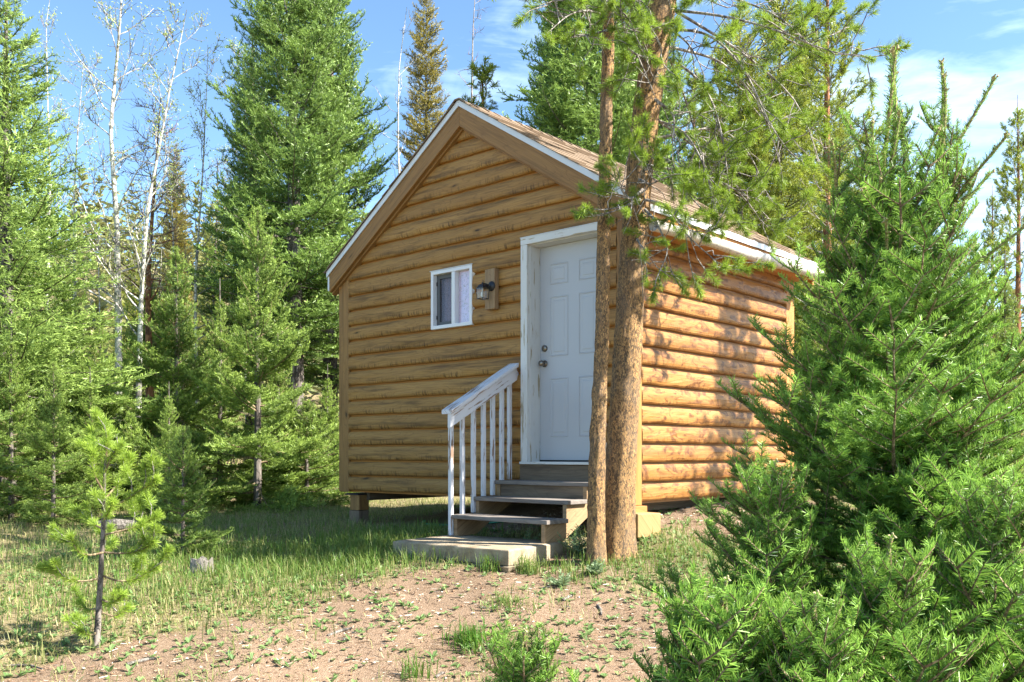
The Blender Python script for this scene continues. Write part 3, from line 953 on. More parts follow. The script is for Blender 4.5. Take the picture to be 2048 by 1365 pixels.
tz = [-.546 + .44, -.3955 + .44, -.252 + .44]
ty = [-.875, -.595, -.315]
treads = []
for q in range(3):
    treads.append(sb('tread', sx_l + (.0 if q else .0), sx_r, ty[q], ty[q] + .285, tz[q] - .036, tz[q], M['grey_tread'], .006))
sb('riser', sx_l + .05, sx_r - .05, ty[2] + .03, ty[2] + .06, tz[2] - .18, tz[2] - .037, M['old_board'])
for xs_ in (sx_l + .028, sx_r - .075):
    mb = MB(); w_ = .04
    zs0 = SLAB_TOP - FLOOR + .002
    poly = [(ty[0] + .02, zs0), (ty[0] + .02, tz[0] - .037), (ty[1] + .02, tz[0] - .037), (ty[1] + .02, tz[1] - .037), (ty[2] + .02, tz[1] - .037), (ty[2] + .02, tz[2] - .037),
            (-.05, tz[2] - .037), (-.05, tz[2] - .17), (ty[0] + .26, zs0)]
    k = len(poly)
    V = [(xs_, y_, z_) for y_, z_ in poly] + [(xs_ + w_, y_, z_) for y_, z_ in poly]
    lc = [((v[1] * .88 + v[2] * .47) + xs_, (v[2] * .88 - v[1] * .47), xs_) for v in V]
    mb.add(V, [(q, (q + 1) % k, (q + 1) % k + k, q + k) for q in range(k)], 0, 0, lc)
    mb.F.append((np.array([list(range(k))]), 0)); mb.F.append((np.array([list(range(k, 2 * k))[::-1]]), 0))
    o = mb.build('stringer', M['stringer'], stairs); o.matrix_basis = inv
# balusters and hand rail on the left side
rx = sx_l - .018
rail_lo, rail_hi = (-.905, .40 + .44), (-.02, .872 + .44)
slope = (rail_hi[1] - rail_lo[1]) / (rail_hi[0] - rail_lo[0])
bys = [-.865, -.72, -.578, -.445, -.32, -.195, -.085]
bz0 = [SLAB_TOP - FLOOR + .004, tz[0] - .02, tz[0] + .004, tz[1] - .02, tz[1] + .004, tz[2] - .03, tz[2] + .002]
for y_, z0_ in zip(bys, bz0):
    ztop = rail_lo[1] + (y_ - rail_lo[0]) * slope - .09
    xo = 0.0 if z0_ in bz0[:1] + bz0[1::2] else 0.0
    sb('baluster', rx - .0, rx + .036, y_ - .018, y_ + .018, z0_ if True else 0, ztop + .03, M['rail_paint'], .003)


def rail_piece(name, x0, x1, top, depth, ya, yb):
    V = []
    for xv in (x0, x1):
        for (y_, dz) in ((ya, top), (yb, top), (yb, top - depth), (ya, top - depth)):
            V.append((xv, y_, rail_lo[1] + (y_ - rail_lo[0]) * slope + dz))
    rd = random.random() * 30
    lc = [(v[1] * 1.13 + rd, v[2] - v[1] * slope + v[0], rd) for v in V]
    F = [(0, 1, 2, 3), (7, 6, 5, 4), (0, 4, 5, 1), (3, 2, 6, 7), (0, 3, 7, 4), (1, 5, 6, 2)]
    o = MB().add(V, F, 0, 0, lc).build(name, M['rail_paint'], stairs, bev=.004)
    o.matrix_basis = inv


rail_piece('rail_board', rx + .037, rx + .074, -.040, .125, -.925, -.015)
rail_piece('handrail', rx - .030, rx + .100, 0.0, .038, -.935, -.012)

# concrete slab ---------------------------------------
s0 = Vector((-.9994, 7.805, 0)); s1 = Vector((-.0268, 7.075, 0))
e1 = (s1 - s0); ln_ = e1.length; e1.normalize(); e2 = Vector((-e1.y, e1.x, 0))
slab = empty('slab', (s0.x, s0.y, SLAB_TOP - .13), math.atan2(e1.y, e1.x), 'low worn concrete pad at the foot of the wooden stairs', 'slab')
mb = MB(); nx_, ny_ = 40, 26
ux = np.linspace(0, ln_, nx_); uy = np.linspace(0, .80, ny_)
UX, UY = np.meshgrid(ux, uy)
edge = np.minimum.reduce([UX, ln_ - UX, UY, .8 - UY])
top = .13 - .010 * np.exp(-edge / .012) + np.array([.003 * mnoise.noise((a_ * 9, b_ * 9, 0)) for a_, b_ in zip(UX.ravel(), UY.ravel())]).reshape(UX.shape)
ii = np.arange(ny_ - 1)[:, None] * nx_; jj = np.arange(nx_ - 1)[None]
mb.add(np.stack([UX, UY, top], -1).reshape(-1, 3), np.stack([ii + jj, ii + jj + 1, ii + nx_ + jj + 1, ii + nx_ + jj], -1).reshape(-1, 4))
per = [(x_, 0) for x_ in ux] + [(ln_, y_) for y_ in uy[1:]] + [(x_, .8) for x_ in ux[::-1][1:]] + [(0, y_) for y_ in uy[::-1][1:-1]]
k = len(per)
def rim(z, outv, amp):
    res = []
    for q, (x_, y_) in enumerate(per):
        cx_, cy_ = x_ - ln_ / 2, y_ - .4
        nx1 = (1 if x_ >= ln_ - 1e-6 else -1 if x_ <= 1e-6 else 0); ny1 = (1 if y_ >= .8 - 1e-6 else -1 if y_ <= 1e-6 else 0)
        d_ = outv + amp * mnoise.noise((x_ * 14, y_ * 14, z * 30))
        zz = z + amp * .7 * mnoise.noise((x_ * 17 + 3, y_ * 17, 5))
        res.append((x_ + nx1 * d_, y_ + ny1 * d_, zz))
    return res
V = rim(.122, 0.0, .002) + rim(.115, .004, .003) + rim(.06, .004, .004) + rim(.006, .003, .004)
F = [(r_ * k + q, (r_ + 1) * k + q, (r_ + 1) * k + (q + 1) % k, r_ * k + (q + 1) % k) for r_ in range(3) for q in range(k)]
mb.add(V, F)
mb.build('pad', M['concrete'], slab)
mb = MB()
V = rim(.008, -.03, .012) + rim(-.005, .014, .02) + rim(-.035, .002, .02) + rim(-.075, -.03, .03)
mb.add(V, F).build('rough_footing', M['concrete'], slab)

# piers, blocks, hose ---------------------------------
pl = cw(-CW + .22, .05, 0); pz = gz(pl.x, pl.y)
pier = empty('pier', (pl.x, pl.y, pz - .02), ROT + .12, 'stack of two wood blocks with black strap holding up the left corner', 'pier', None)
hh = (FLOOR - .03 - pz + .02) / 2
for q in range(2):
    MB().box((.01 * q, 0, hh * (q + .5)), (.145 + .008 * (1 - q), .16, hh - .004)).build('wood_block', M['trim_wood'] if q else M['old_board'], pier, bev=.006)
MB().box((-.02, -.01, hh * 2 + .006), (.20, .18, .018)).build('strap', M['rubber'], pier)
pr = cw(.06, .02, 0); pz = gz(pr.x, pr.y)
pier = empty('pier', (pr.x, pr.y, EYE - .70), ROT - .25, 'squared timber block holding up the corner behind the pine trunks', 'pier')
MB().box((.02, -.02, .09), (.26, .26, .20)).build('wood_block', M['block'], pier, bev=.006)
MB().box((-.06, .02, .215), (.10, .16, .056)).build('shim', M['side_trim'], pier, bev=.004)
hp = [cw(x_, y_, 0) for x_, y_ in ((-2.9, .25), (-2.75, .05), (-2.5, .12), (-2.0, .10), (-1.4, .18), (-.8, .12), (-.5, .4), (-.6, .9))]
hose = MB().tube([(p.x, p.y, gz(p.x, p.y) + .035) for p in hp], .011, 8)
hose.build('garden_hose', M['hose'], smooth=True, label='thin green garden hose lying on the ground under the cabin', cat='hose')

# ------------------------------------------------------------------ foliage generators
def unit(v):
    return v / (np.linalg.norm(v, axis=-1, keepdims=True) + 1e-9)


def needle_quads(mb, P, D, ln, wd, tint, mat=1):
    """thin leaf shapes: base P, direction D"""
    n_ = len(P)
    S = unit(np.cross(D, unit(rng.standard_normal((n_, 3)))))
    ln = np.broadcast_to(ln, (n_,))[:, None]; wd = np.broadcast_to(wd, (n_,))[:, None]
    V = np.stack([P - S * wd * .4, P + S * wd * .4, P + D * ln + S * wd * .22, P + D * ln - S * wd * .22], 1).reshape(-1, 3)
    F = np.arange(n_ * 4).reshape(-1, 4)
    mb.add(V, F, mat, np.repeat(np.broadcast_to(tint, (n_,)), 4))


def shoot_needles(mb, p0, p1, up, per_m, nl, nw, style, tint0):
    """needles along a shoot. style: fir (combed up and outwards), pine (bottle brush)"""
    ax_ = p1 - p0; L = np.linalg.norm(ax_); ax_ = ax_ / (L + 1e-9)
    n_ = max(4, int(per_m * L))
    s = (np.arange(n_) + rng.random(n_)) / n_
    sd_ = unit(np.cross(ax_, up)); u2 = np.cross(sd_, ax_)
    if style == 'comb':
        ph = rng.choice([-1, 1], n_) * np.where(rng.random(n_) < .7, rng.normal(1.30, .20, n_), rng.normal(.55, .25, n_))
        fw = rng.normal(.50, .10, n_)
    elif style == 'fir':
        ph = rng.choice([-1, 1], n_) * np.abs(rng.normal(1.05, .5, n_))
        fw = rng.normal(.62, .18, n_)
    elif style == 'spruce':
        ph = rng.uniform(-2.6, 2.6, n_)
        fw = rng.normal(.75, .2, n_)
    else:
        ph = rng.uniform(-math.pi, math.pi, n_)
        fw = rng.normal(.66, .25, n_)
        s = s ** .75
    rad = u2[None] * np.cos(ph)[:, None] + sd_[None] * np.sin(ph)[:, None]
    D = unit(ax_[None] * fw[:, None] + rad * np.sqrt(np.clip(1 - fw ** 2, .12, 1))[:, None])
    P = p0 + ax_ * (s * L)[:, None]
    l_ = nl * rng.uniform(.75, 1.15, n_) * (1 - .35 * (s > .93))
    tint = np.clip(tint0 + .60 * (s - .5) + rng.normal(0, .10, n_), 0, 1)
    needle_quads(mb, P, D, l_, nw, tint)


def fir_branch(L, lat_sp, per_m, nl, nw, style='fir', curve=.12, lat_k=.42, stems=3, sub=True, tint=.35, fan=.9, droop_tip=0.0):
    """branch along +X with flat fans of side shoots; up = +Z"""
    mb = MB()
    n_ = 9
    s = np.linspace(0, 1, n_)
    pts = np.stack([L * s, .02 * L * np.sin(s * 5 + rng.random() * 6), L * (curve * (s ** 2) - .05 * np.sin(s * 3.1) - droop_tip * s ** 3)], 1)
    def at_s(q):
        return np.array([np.interp(q, s, pts[:, k]) for k in range(3)])
    up = np.array([0, 0, 1.0])
    segs = []
    for k in range(n_ - 1):
        if s[k] > .12:
            segs.append((pts[k], pts[k + 1], tint + .5 * s[k]))
    mb.tube(pts, np.linspace(.006 + L * .008, .0022, n_), max(3, stems), 0, cap=False)
    q = .16 + rng.random() * .05
    sgn = 1
    while q < .97:
        for sg in (sgn, -sgn):
            if rng.random() < .08:
                continue
            p0 = at_s(q + rng.normal(0, .01)); tg = unit(at_s(min(q + .04, 1)) - at_s(max(q - .04, 0)))
            a_ = fan * rng.normal(1, .12)
            d_ = tg * math.cos(a_) + np.array([0, 1, 0]) * sg * math.sin(a_) + up * rng.normal(.08, .10)
            d_ = unit(d_)
            l_ = L * lat_k * (1 - q) ** .75 * rng.uniform(.75, 1.15) + lat_sp * .8
            p1 = p0 + d_ * l_; p1[2] += .10 * l_
            mid = (p0 + p1) / 2 + np.array([0, 0, -.04 * l_])
            segs += [(p0, mid, tint + .1 + .25 * q), (mid, p1, tint + .3 + .3 * q)]
            if stems:
                mb.tube([p0, mid, p1], [.0035, .0026, .0018], 3, 0, cap=False)
            if sub and l_ > lat_sp * 2.2:
                r_ = .35
                while r_ < .95:
                    for s2 in (1, -1):
                        b0 = p0 + (p1 - p0) * r_ ; b0[2] -= .04 * l_ * (1 - abs(2 * r_ - 1))
                        a2 = .8 * rng.normal(1, .15)
                        sd_ = unit(np.cross(up, d_))
                        dd = unit(d_ * math.cos(a2) + sd_ * s2 * math.sin(a2) + up * rng.normal(.08, .1))
                        l2 = min(l_ * .4, lat_sp * 1.6) * (1.15 - r_) + lat_sp * .35
                        segs.append((b0, b0 + dd * l2, tint + .3))
                    r_ += lat_sp / l_ * 1.1
        sgn = -sgn
        q += lat_sp / L * rng.uniform(.8, 1.2)
    for p0, p1, t0 in segs:
        shoot_needles(mb, p0, p1, up, per_m, nl, nw, style, t0)
    return mb


def xform(mb, Mx, dt=0.0):
    """arrays of mb transformed by a 4x4 numpy matrix"""
    V = np.concatenate(mb.V) @ Mx[:3, :3].T + Mx[:3, 3]
    return V, mb.F, np.clip(np.concatenate(mb.T) + dt, 0, 1)


def add_copy(dst, cache, Mx, dt=0.0):
    V0, F0, T0 = cache
    n0 = dst.n
    dst.V.append(V0 @ Mx[:3, :3].T + Mx[:3, 3]); dst.n += len(V0)
    dst.T.append(np.clip(T0 + dt, 0, 1)); dst.L.append(np.zeros((len(V0), 3)))
    for f, m_ in F0:
        dst.F.append((f + n0, m_))


def cache(mb):
    g = {}
    for f, m_ in mb.F:
        g.setdefault((m_, f.shape[1]), []).append(f)
    return np.concatenate(mb.V), [(np.concatenate(v), k[0]) for k, v in g.items()], np.concatenate(mb.T)


def bmat(loc, az, el, sc=1.0, roll=0.0):
    m_ = Matrix.Translation(loc) @ Matrix.Rotation(az, 4, 'Z') @ Matrix.Rotation(-el, 4, 'Y') @ Matrix.Rotation(roll, 4, 'X') @ Matrix.Scale(sc, 4)
    return np.array(m_)


def conifer_crown(H, Rb, base, lib, spacing, el_top, el_bot, gap=0.0, shape=1.0, per_whorl=5, leader=True, jit=.25, el_noise=.17, low=.62):
    """joined crown: lib = {length: [cache,...]}"""
    mb = MB()
    h = base
    lens = sorted(lib)
    az = rng.random() * 6
    while h < H * .985:
        f = (h - base) / (H - base)
        L0 = Rb * (1 - f) ** shape + .05
        L0 *= min(1.0, low + f * 3)
        for k in range(per_whorl):
            az += 2.399 + rng.normal(0, .2)
            if rng.random() < gap:
                continue
            L = L0 * rng.uniform(1 - jit, 1 + jit)
            lk = min(lens, key=lambda v: abs(v - L))
            el = el_bot + (el_top - el_bot) * f ** .9 + rng.normal(0, el_noise)
            hh_ = h + rng.uniform(-.5, .5) * spacing
            c_ = lib[lk][rng.integers(len(lib[lk]))]
            add_copy(mb, c_, bmat((0, 0, min(hh_, H * .985)), az, el, L / lk, rng.normal(0, .25)), rng.normal(0, .10))
        h += spacing * (1 - .45 * f)
    if leader:
        c_ = lib[lens[0]][0]
        for q in range(3):
            add_copy(mb, c_, bmat((0, 0, H - lens[0] * .75), q * 2.1, R(86), .8), .2)
    return mb


def trunk_mb(H, r0, lean=(0, 0), sides=9, wig=.015):
    n_ = 12
    s = np.linspace(0, 1, n_)
    pts = [(lean[0] * q + wig * H * .1 * math.sin(7 * q), lean[1] * q, H * q - .12 * (q == 0)) for q in s]
    return MB().tube(pts, r0 * (1 - s) ** .9 + .006, sides, 0, jit=.03)


# libraries of branch meshes -----------------------------------------
def make_lib(lengths, n_each, **kw):
    out = {}
    for L in lengths:
        out[L] = []
        for q in range(n_each):
            k2 = dict(kw)
            k2['lat_sp'] = kw['lat_sp'] * (1 + .25 * (L > .9))
            out[L].append(cache(fir_branch(L, **k2)))
    return out


lib_sap = make_lib([.25, .5, .8], 3, lat_sp=.080, per_m=205, nl=.034, nw=.0085, style='fir', sub=True, stems=0, tint=.16, curve=.10)
lib_big = make_lib([.4, .9, 1.5], 3, lat_sp=.145, per_m=102, nl=.056, nw=.0165, style='fir', sub=True, stems=0, tint=.14, curve=.12, lat_k=.40)
lib_spr = make_lib([.35, .8, 1.4], 3, lat_sp=.125, per_m=86, nl=.051, nw=.0155, style='spruce', sub=True, stems=0, tint=.16, curve=.16, droop_tip=.05, lat_k=.36, fan=.8)


def pine_lib(lengths, n_each, nl, nw, per_m):
    out = {}
    for L in lengths:
        out[L] = []
        for q in range(n_each):
            mb = MB(); s = np.linspace(0, 1, 7)
            pts = np.stack([L * s, .04 * L * np.sin(4 * s + q), L * (.14 * s ** 2 - .06 * np.sin(3 * s))], 1)
            mb.tube(pts, np.linspace(.006 + .008 * L, .003, 7), 3, 0, cap=False)
            up = np.array([0, 0, 1.0])
            n_ = max(4, int(L / .075))
            for k in range(n_):
                q_ = .35 + .62 * (k + rng.random()) / n_
                p0 = np.array([np.interp(q_, s, pts[:, c_]) for c_ in range(3)])
                sg = rng.choice([-1, 1])
                d_ = unit(np.array([.75, sg * rng.uniform(.2, .9), rng.uniform(.05, .55)]))
                l_ = rng.uniform(.10, .22) * (1 + .6 * (1 - q_))
                mb.tube([p0, p0 + d_ * l_], [.003, .002], 3, 0, cap=False)
                shoot_needles(mb, p0 + d_ * l_ * .35, p0 + d_ * l_, up, per_m, nl, nw, 'pine', .45)
            shoot_needles(mb, pts[-2], pts[-1] + np.array([.03, 0, .02]), up, per_m, nl, nw, 'pine', .5)
            out[L].append(cache(mb))
    return out


lib_pine = pine_lib([.5, 1.0, 1.6], 3, .070, .013, 260)


def tree(name, px, d, top_py, crown_me, trunk_me, H0, label, cat='tree', group=None, rz=None, dx=0.0, sxy=1.0, base_z=None):
    """thing: trunk + crown, scaled so that the top reaches photo row top_py"""
    x = (px - 1024) / FPX * d
    zg = gz(x, d) if base_z is None else base_z
    H = EYE + (907 - top_py) / FPX * d - zg
    s = H / H0
    t = empty(name, (x, d, zg), rng.random() * 6.28 if rz is None else rz, label, cat, group)
    t.scale = (s * sxy, s * sxy, s)
    link('trunk', trunk_me, t)
    link('crown', crown_me, t)
    return t


fir_mats = [M['twig_bark'], M['fir']]
# saplings / young firs
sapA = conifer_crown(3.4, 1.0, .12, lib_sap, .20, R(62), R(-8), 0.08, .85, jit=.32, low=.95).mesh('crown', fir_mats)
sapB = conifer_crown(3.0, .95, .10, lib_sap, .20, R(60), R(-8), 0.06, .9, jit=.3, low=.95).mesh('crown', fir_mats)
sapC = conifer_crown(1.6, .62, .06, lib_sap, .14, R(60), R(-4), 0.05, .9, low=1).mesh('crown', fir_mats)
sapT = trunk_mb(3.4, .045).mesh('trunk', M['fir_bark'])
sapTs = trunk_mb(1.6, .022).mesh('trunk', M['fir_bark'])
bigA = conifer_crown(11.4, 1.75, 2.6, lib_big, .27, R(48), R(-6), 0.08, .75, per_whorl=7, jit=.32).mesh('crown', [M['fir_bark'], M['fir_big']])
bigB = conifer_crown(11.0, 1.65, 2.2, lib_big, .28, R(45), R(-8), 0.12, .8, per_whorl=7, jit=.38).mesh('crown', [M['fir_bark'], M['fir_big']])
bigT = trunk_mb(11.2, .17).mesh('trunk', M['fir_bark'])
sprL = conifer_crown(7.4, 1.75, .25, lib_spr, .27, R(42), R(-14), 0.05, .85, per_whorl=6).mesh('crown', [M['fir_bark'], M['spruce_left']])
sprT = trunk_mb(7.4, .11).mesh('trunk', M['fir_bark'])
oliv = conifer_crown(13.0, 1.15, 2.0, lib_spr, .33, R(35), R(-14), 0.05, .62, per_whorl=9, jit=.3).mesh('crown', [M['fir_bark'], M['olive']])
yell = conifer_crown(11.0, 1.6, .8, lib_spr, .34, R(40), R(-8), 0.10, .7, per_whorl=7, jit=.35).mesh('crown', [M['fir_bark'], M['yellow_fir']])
pinA = conifer_crown(9.5, 1.25, 2.0, lib_pine, .40, R(58), R(8), 0.22, .6, per_whorl=5, jit=.35).mesh('crown', [M['grey_twig'], M['pine_far']])
pinB = conifer_crown(5.2, .8, .6, lib_pine, .34, R(60), R(20), 0.1, .8, per_whorl=5).mesh('crown', [M['grey_twig'], M['pine_far']])
yelT = trunk_mb(11, .09).mesh('trunk', M['fir_bark'])
redT = trunk_mb(10, .11).mesh('trunk', M['red_bark'])
pinT = trunk_mb(5.2, .06).mesh('trunk', M['red_bark'])

# left side
tree('spruce_tree', 12, 12.6, -45, sprL, sprT, 7.4, 'tall pale green spruce nearest the left edge', rz=.4, sxy=1.25)
tree('spruce_tree', -95, 11.2, 250, sprL, sprT, 7.4, 'shorter spruce mostly cut off by the left edge', rz=2.2)
tree('fir_sapling', 22, 11.2, 690, sapB, sapT, 3.0, 'young fir in front of the tall spruce at the left edge')
tree('fir_sapling', 107, 10.6, 728, sapA, sapT, 3.4, 'young fir with bare pale leader left of the little yellow-green pine')
tree('fir_sapling', 180, 12.5, 770, sapB, sapT, 3.0, 'young fir half hidden behind the little yellow-green pine')
tree('fir_tree', 352, 13.6, 500, sapA, sapT, 3.4, 'mid-height bright fir standing in front of the aspens', sxy=.95)
tree('fir_sapling', 338, 11.6, 795, sapB, sapT, 3.0, 'small fir at the foot of the mid-height bright fir')
tree('fir_tree', 515, 13.0, 420, sapA, sapT, 3.4, 'mid-height fir with long bare leader before the big dark fir', rz=1.0, sxy=.95)
tree('fir_tree', 440, 14.6, 610, sapB, sapT, 3.0, 'shaded fir between the two mid-height bright firs')
tree('fir_sapling', 366, 7.95, 862, sapC, sapTs, 1.6, 'dark shaded fir sapling beside the small grey stump')
tree('fir_sapling', 613, 14.0, 805, sapC, sapTs, 1.6, 'small fir sapling nearest the cabin left corner', sxy=1.4)
tree('fir_tree', 556, 14.2, 700, sapB, sapT, 3.0, 'bushy fir standing right in front of the big dense fir trunk', rz=2.7)
tree('fir_sapling', 655, 15.5, 760, sapB, sapT, 3.0, 'fir partly hidden behind the cabin left corner', rz=.7)
tree('fir_sapling', 578, 14.6, 815, sapB, sapT, 3.0, 'small fir sapling just left of the one nearest the cabin')
tree('fir_sapling', 516, 13.4, 900, sapC, sapTs, 1.6, 'low fir sapling at the foot of the long-leader fir')
tree('fir_sapling', 262, 12.8, 830, sapC, sapTs, 1.6, 'small fir sapling among the aspen trunks')
tree('fir_tree', 588, 16.2, -330, bigA, bigT, 11.4, 'big dense fir rising out of frame left of the cabin', rz=.3)
tree('fir_tree', 660, 17.8, -180, bigB, bigT, 11.0, 'big fir squeezed between the dense fir and the cabin roof', rz=2.0)
tree('fir_tree', 505, 19.0, 60, bigB, bigT, 11.0, 'darker fir behind the left flank of the big dense fir', rz=4.0)
# behind the cabin
tree('spruce_tree', 852, 24, -40, oliv, bigT, 13.0, 'narrow olive brown spruce behind the cabin ridge left')
tree('pine_tree', 966, 17.5, 146, pinB, pinT, 5.2, 'young yellow-green pine peeking over the roof peak', sxy=1.5)
tree('fir_tree', 1182, 17, -290, bigB, bigT, 11.0, 'dark fir behind the cabin and the two pine trunks', rz=1.3, sxy=1.3)
tree('fir_tree', 1108, 20, -40, bigA, bigT, 11.4, 'fir partly hidden behind the dark fir over the roof', rz=2.3, sxy=.8)
tree('pine_tree', 1388, 21, 165, pinB, pinT, 5.2, 'small dark pine behind the roof right of the thick trunk', rz=1)
tree('spruce_tree', 1560, 18, -80, yell, yelT, 11.0, 'tall yellow-green spruce behind the cabin right side', rz=.8, sxy=1.15)
tree('spruce_tree', 1500, 20, 120, yell, yelT, 11.0, 'yellow-green spruce left of the tallest one behind the cabin', rz=2.8)
tree('pine_tree', 1655, 16.5, -120, pinA, redT, 9.5, 'thin pine with bare orange trunk behind the cabin right side', rz=.4)
tree('spruce_tree', 1740, 27, 245, yell, yelT, 11.0, 'distant spruce behind the leaders of the large near fir', rz=5)
tree('spruce_tree', 1650, 15, 520, sapA, sapT, 3.4, 'light green fir just beyond the cabin rear corner', sxy=1.1)
tree('spruce_tree', 1600, 20, 330, yell, yelT, 11.0, 'spruce beyond the eave end behind the orange trunk', rz=3.3)
tree('spruce_tree', 1700, 22, 430, yell, yelT, 11.0, 'spruce low behind the large near fir left flank', rz=1.9)
tree('pine_tree', 2036, 27, 228, pinA, redT, 9.5, 'slim pine against white cloud at the right edge', rz=2.2)
tree('pine_tree', 1985, 30, 400, pinA, redT, 9.5, 'shorter slim pine beside the one at the right edge', rz=4.2)
tree('fir_tree', 1880, 17, 500, sapA, sapT, 3.4, 'fir hidden behind the middle of the large near fir', sxy=.7)
tree('fir_tree', 2010, 14, 560, sapB, sapT, 3.0, 'fir behind the right flank of the large near fir', sxy=.8)
tree('fir_tree', 1950, 19, 480, sapA, sapT, 3.4, 'fir standing below the slim pines at right', sxy=.7)
tree('spruce_tree', 352, 32, 290, oliv, bigT, 13.0, 'thin olive spruce behind the dead reddish pine')
tree('spruce_tree', 270, 26, 470, yell, yelT, 11.0, 'yellow-green spruce low behind the aspen trunks', rz=4.4)
tree('spruce_tree', 425, 30, 440, yell, yelT, 11.0, 'spruce far behind, left of the big dense fir', rz=5.4)

tree('spruce_tree', 1610, 23, 40, yell, yelT, 11.0, 'second tall yellow-green spruce, right of the tallest behind the cabin', rz=.2, sxy=1.3)
tree('spruce_tree', 1420, 26, 200, yell, yelT, 11.0, 'lower yellow-green spruce showing through the pine limbs over the roof', rz=4.8, sxy=1.2)
tree('spruce_tree', 1680, 25, 180, yell, yelT, 11.0, 'yellow-green spruce filling the gap behind the orange trunk', rz=3.9, sxy=1.2)
tree('spruce_tree', -40, 15, 60, sprL, sprT, 7.4, 'second pale spruce half out of frame behind the left edge spruce', rz=1.1, sxy=1.1)
tree('fir_tree', 130, 16, 560, sapA, sapT, 3.4, 'bright fir filling the gap behind the young firs at left', rz=1.5, sxy=1.2)
tree('fir_tree', 300, 18, 560, sapB, sapT, 3.0, 'bright fir behind the slanted aspen', rz=3.5, sxy=1.2)
tree('fir_tree', 1290, 19.5, -160, bigA, bigT, 11.4, 'dark fir behind the roof between the two pine trunks and the eave', rz=.9, sxy=1.0)
tree('spruce_tree', 1480, 17.5, 0, yell, yelT, 11.0, 'yellow-green spruce close behind the eave, left of the tallest', rz=5.1, sxy=1.25)
tree('pine_tree', 1440, 24, 120, pinB, pinT, 5.2, 'bushy pine between the thick trunk and the tallest spruce', rz=2.6, sxy=1.1)
tree('pine_tree', 2424, 8.2, -420, pinA, redT, 9.5, 'tall pine standing to the right of the large near fir', rz=1.0, sxy=1.25)
tree('fir_sapling', 60, 13.4, 600, sapA, sapT, 3.4, 'young fir in the shade of the tall pale spruce', rz=3)
tree('fir_sapling', 200, 14.5, 640, sapA, sapT, 3.4, 'young fir before the thickest aspen trunk', rz=5)
# bare trees -----------------------------------------------------------
def bare_tree(name, pts_px, d, r0, label, bark_m, twig_m, n_limb=14, limb=1.0, buds=0, spread=.8, cat='tree', start=.3, sub=6, upw=.6, bud_m=None):
    p0 = at(*pts_px[0], d)
    x0, y0 = p0.x, p0.y
    z0 = gz(x0, y0)
    P = [Vector((x0, y0, z0 - .1))] + [at(a_, b_, d + .15 * math.sin(k)) for k, (a_, b_) in enumerate(pts_px)]
    P = [p - Vector((x0, y0, z0)) for p in P]
    # resample
    A = np.array([tuple(p) for p in P]); cl = np.concatenate([[0], np.cumsum(np.linalg.norm(np.diff(A, axis=0), axis=1))])
    H = cl[-1]; s = np.linspace(0, 1, 26)
    Q = np.stack([np.interp(s * H, cl, A[:, k]) for k in range(3)], 1)
    Q += np.stack([.03 * np.sin(9 * s + x0), .03 * np.cos(8 * s), 0 * s], 1) * H / 8
    rad = r0 * (1 - .93 * s ** .9)
    t = empty(name, (x0, y0, z0), 0, label, cat)
    MB().tube(Q, rad, 9, jit=.03).build('trunk', bark_m, t, smooth=True)
    lm = MB(); tw = MB(); bd = MB()
    bp = []
    for k in range(n_limb):
        q = start + (.97 - start) * (k + rng.random()) / n_limb
        b = np.array([np.interp(q, s, Q[:, c_]) for c_ in range(3)])
        az = rng.random() * 6.283
        L = limb * (1.15 - q) * rng.uniform(.6, 1.25) + .25
        d_ = np.array([math.cos(az) * spread, math.sin(az) * spread, upw * rng.uniform(.5, 1.3)])
        d_ = unit(d_)
        pts = [b]
        for m_ in range(5):
            d_ = unit(d_ + rng.normal(0, .16, 3) + np.array([0, 0, .13 * (1 if upw > 0 else -.6)]))
            pts.append(pts[-1] + d_ * L / 5)
        rr = np.interp(q, s, rad) * .42
        lm.tube(pts, np.linspace(rr, .004, 6), 5, 0, cap=False)
        for m_ in range(sub):
            r_ = rng.uniform(.3, 1.0)
            e0 = np.array([np.interp(r_ * 5, np.arange(6), np.array(pts)[:, c_]) for c_ in range(3)])
            dd = unit(d_ + rng.normal(0, .6, 3)); l2 = L * rng.uniform(.15, .4) + .08
            e1_ = e0 + dd * l2 * .5 + rng.normal(0, .03, 3); e2_ = e1_ + unit(dd + rng.normal(0, .3, 3) + np.array([0, 0, .25])) * l2 * .5
            tw.tube([e0, e1_, e2_], [.0055, .004, .0025], 3, 0, cap=False)
            bp += [e1_, e2_, (e1_ + e2_) / 2]
    lm.build('limbs', bark_m if r0 > .05 else twig_m, t, smooth=True, kind='stuff')
    tw.build('twigs', twig_m, t, kind='stuff')
    if buds:
        bp = np.array(bp)
        for b in range(buds):
            sel = bp[rng.random(len(bp)) < .8]
            Pn = sel + rng.normal(0, .035, sel.shape)
            D = unit(rng.normal(0, 1, sel.shape) + np.array([0, 0, .4]))
            needle_quads(bd, Pn, D, rng.uniform(.02, .045, len(sel)), .024, rng.random(len(sel)), 0)
        bd.build('leaf_buds', bud_m or M['bud'], t, kind='stuff')
    return t


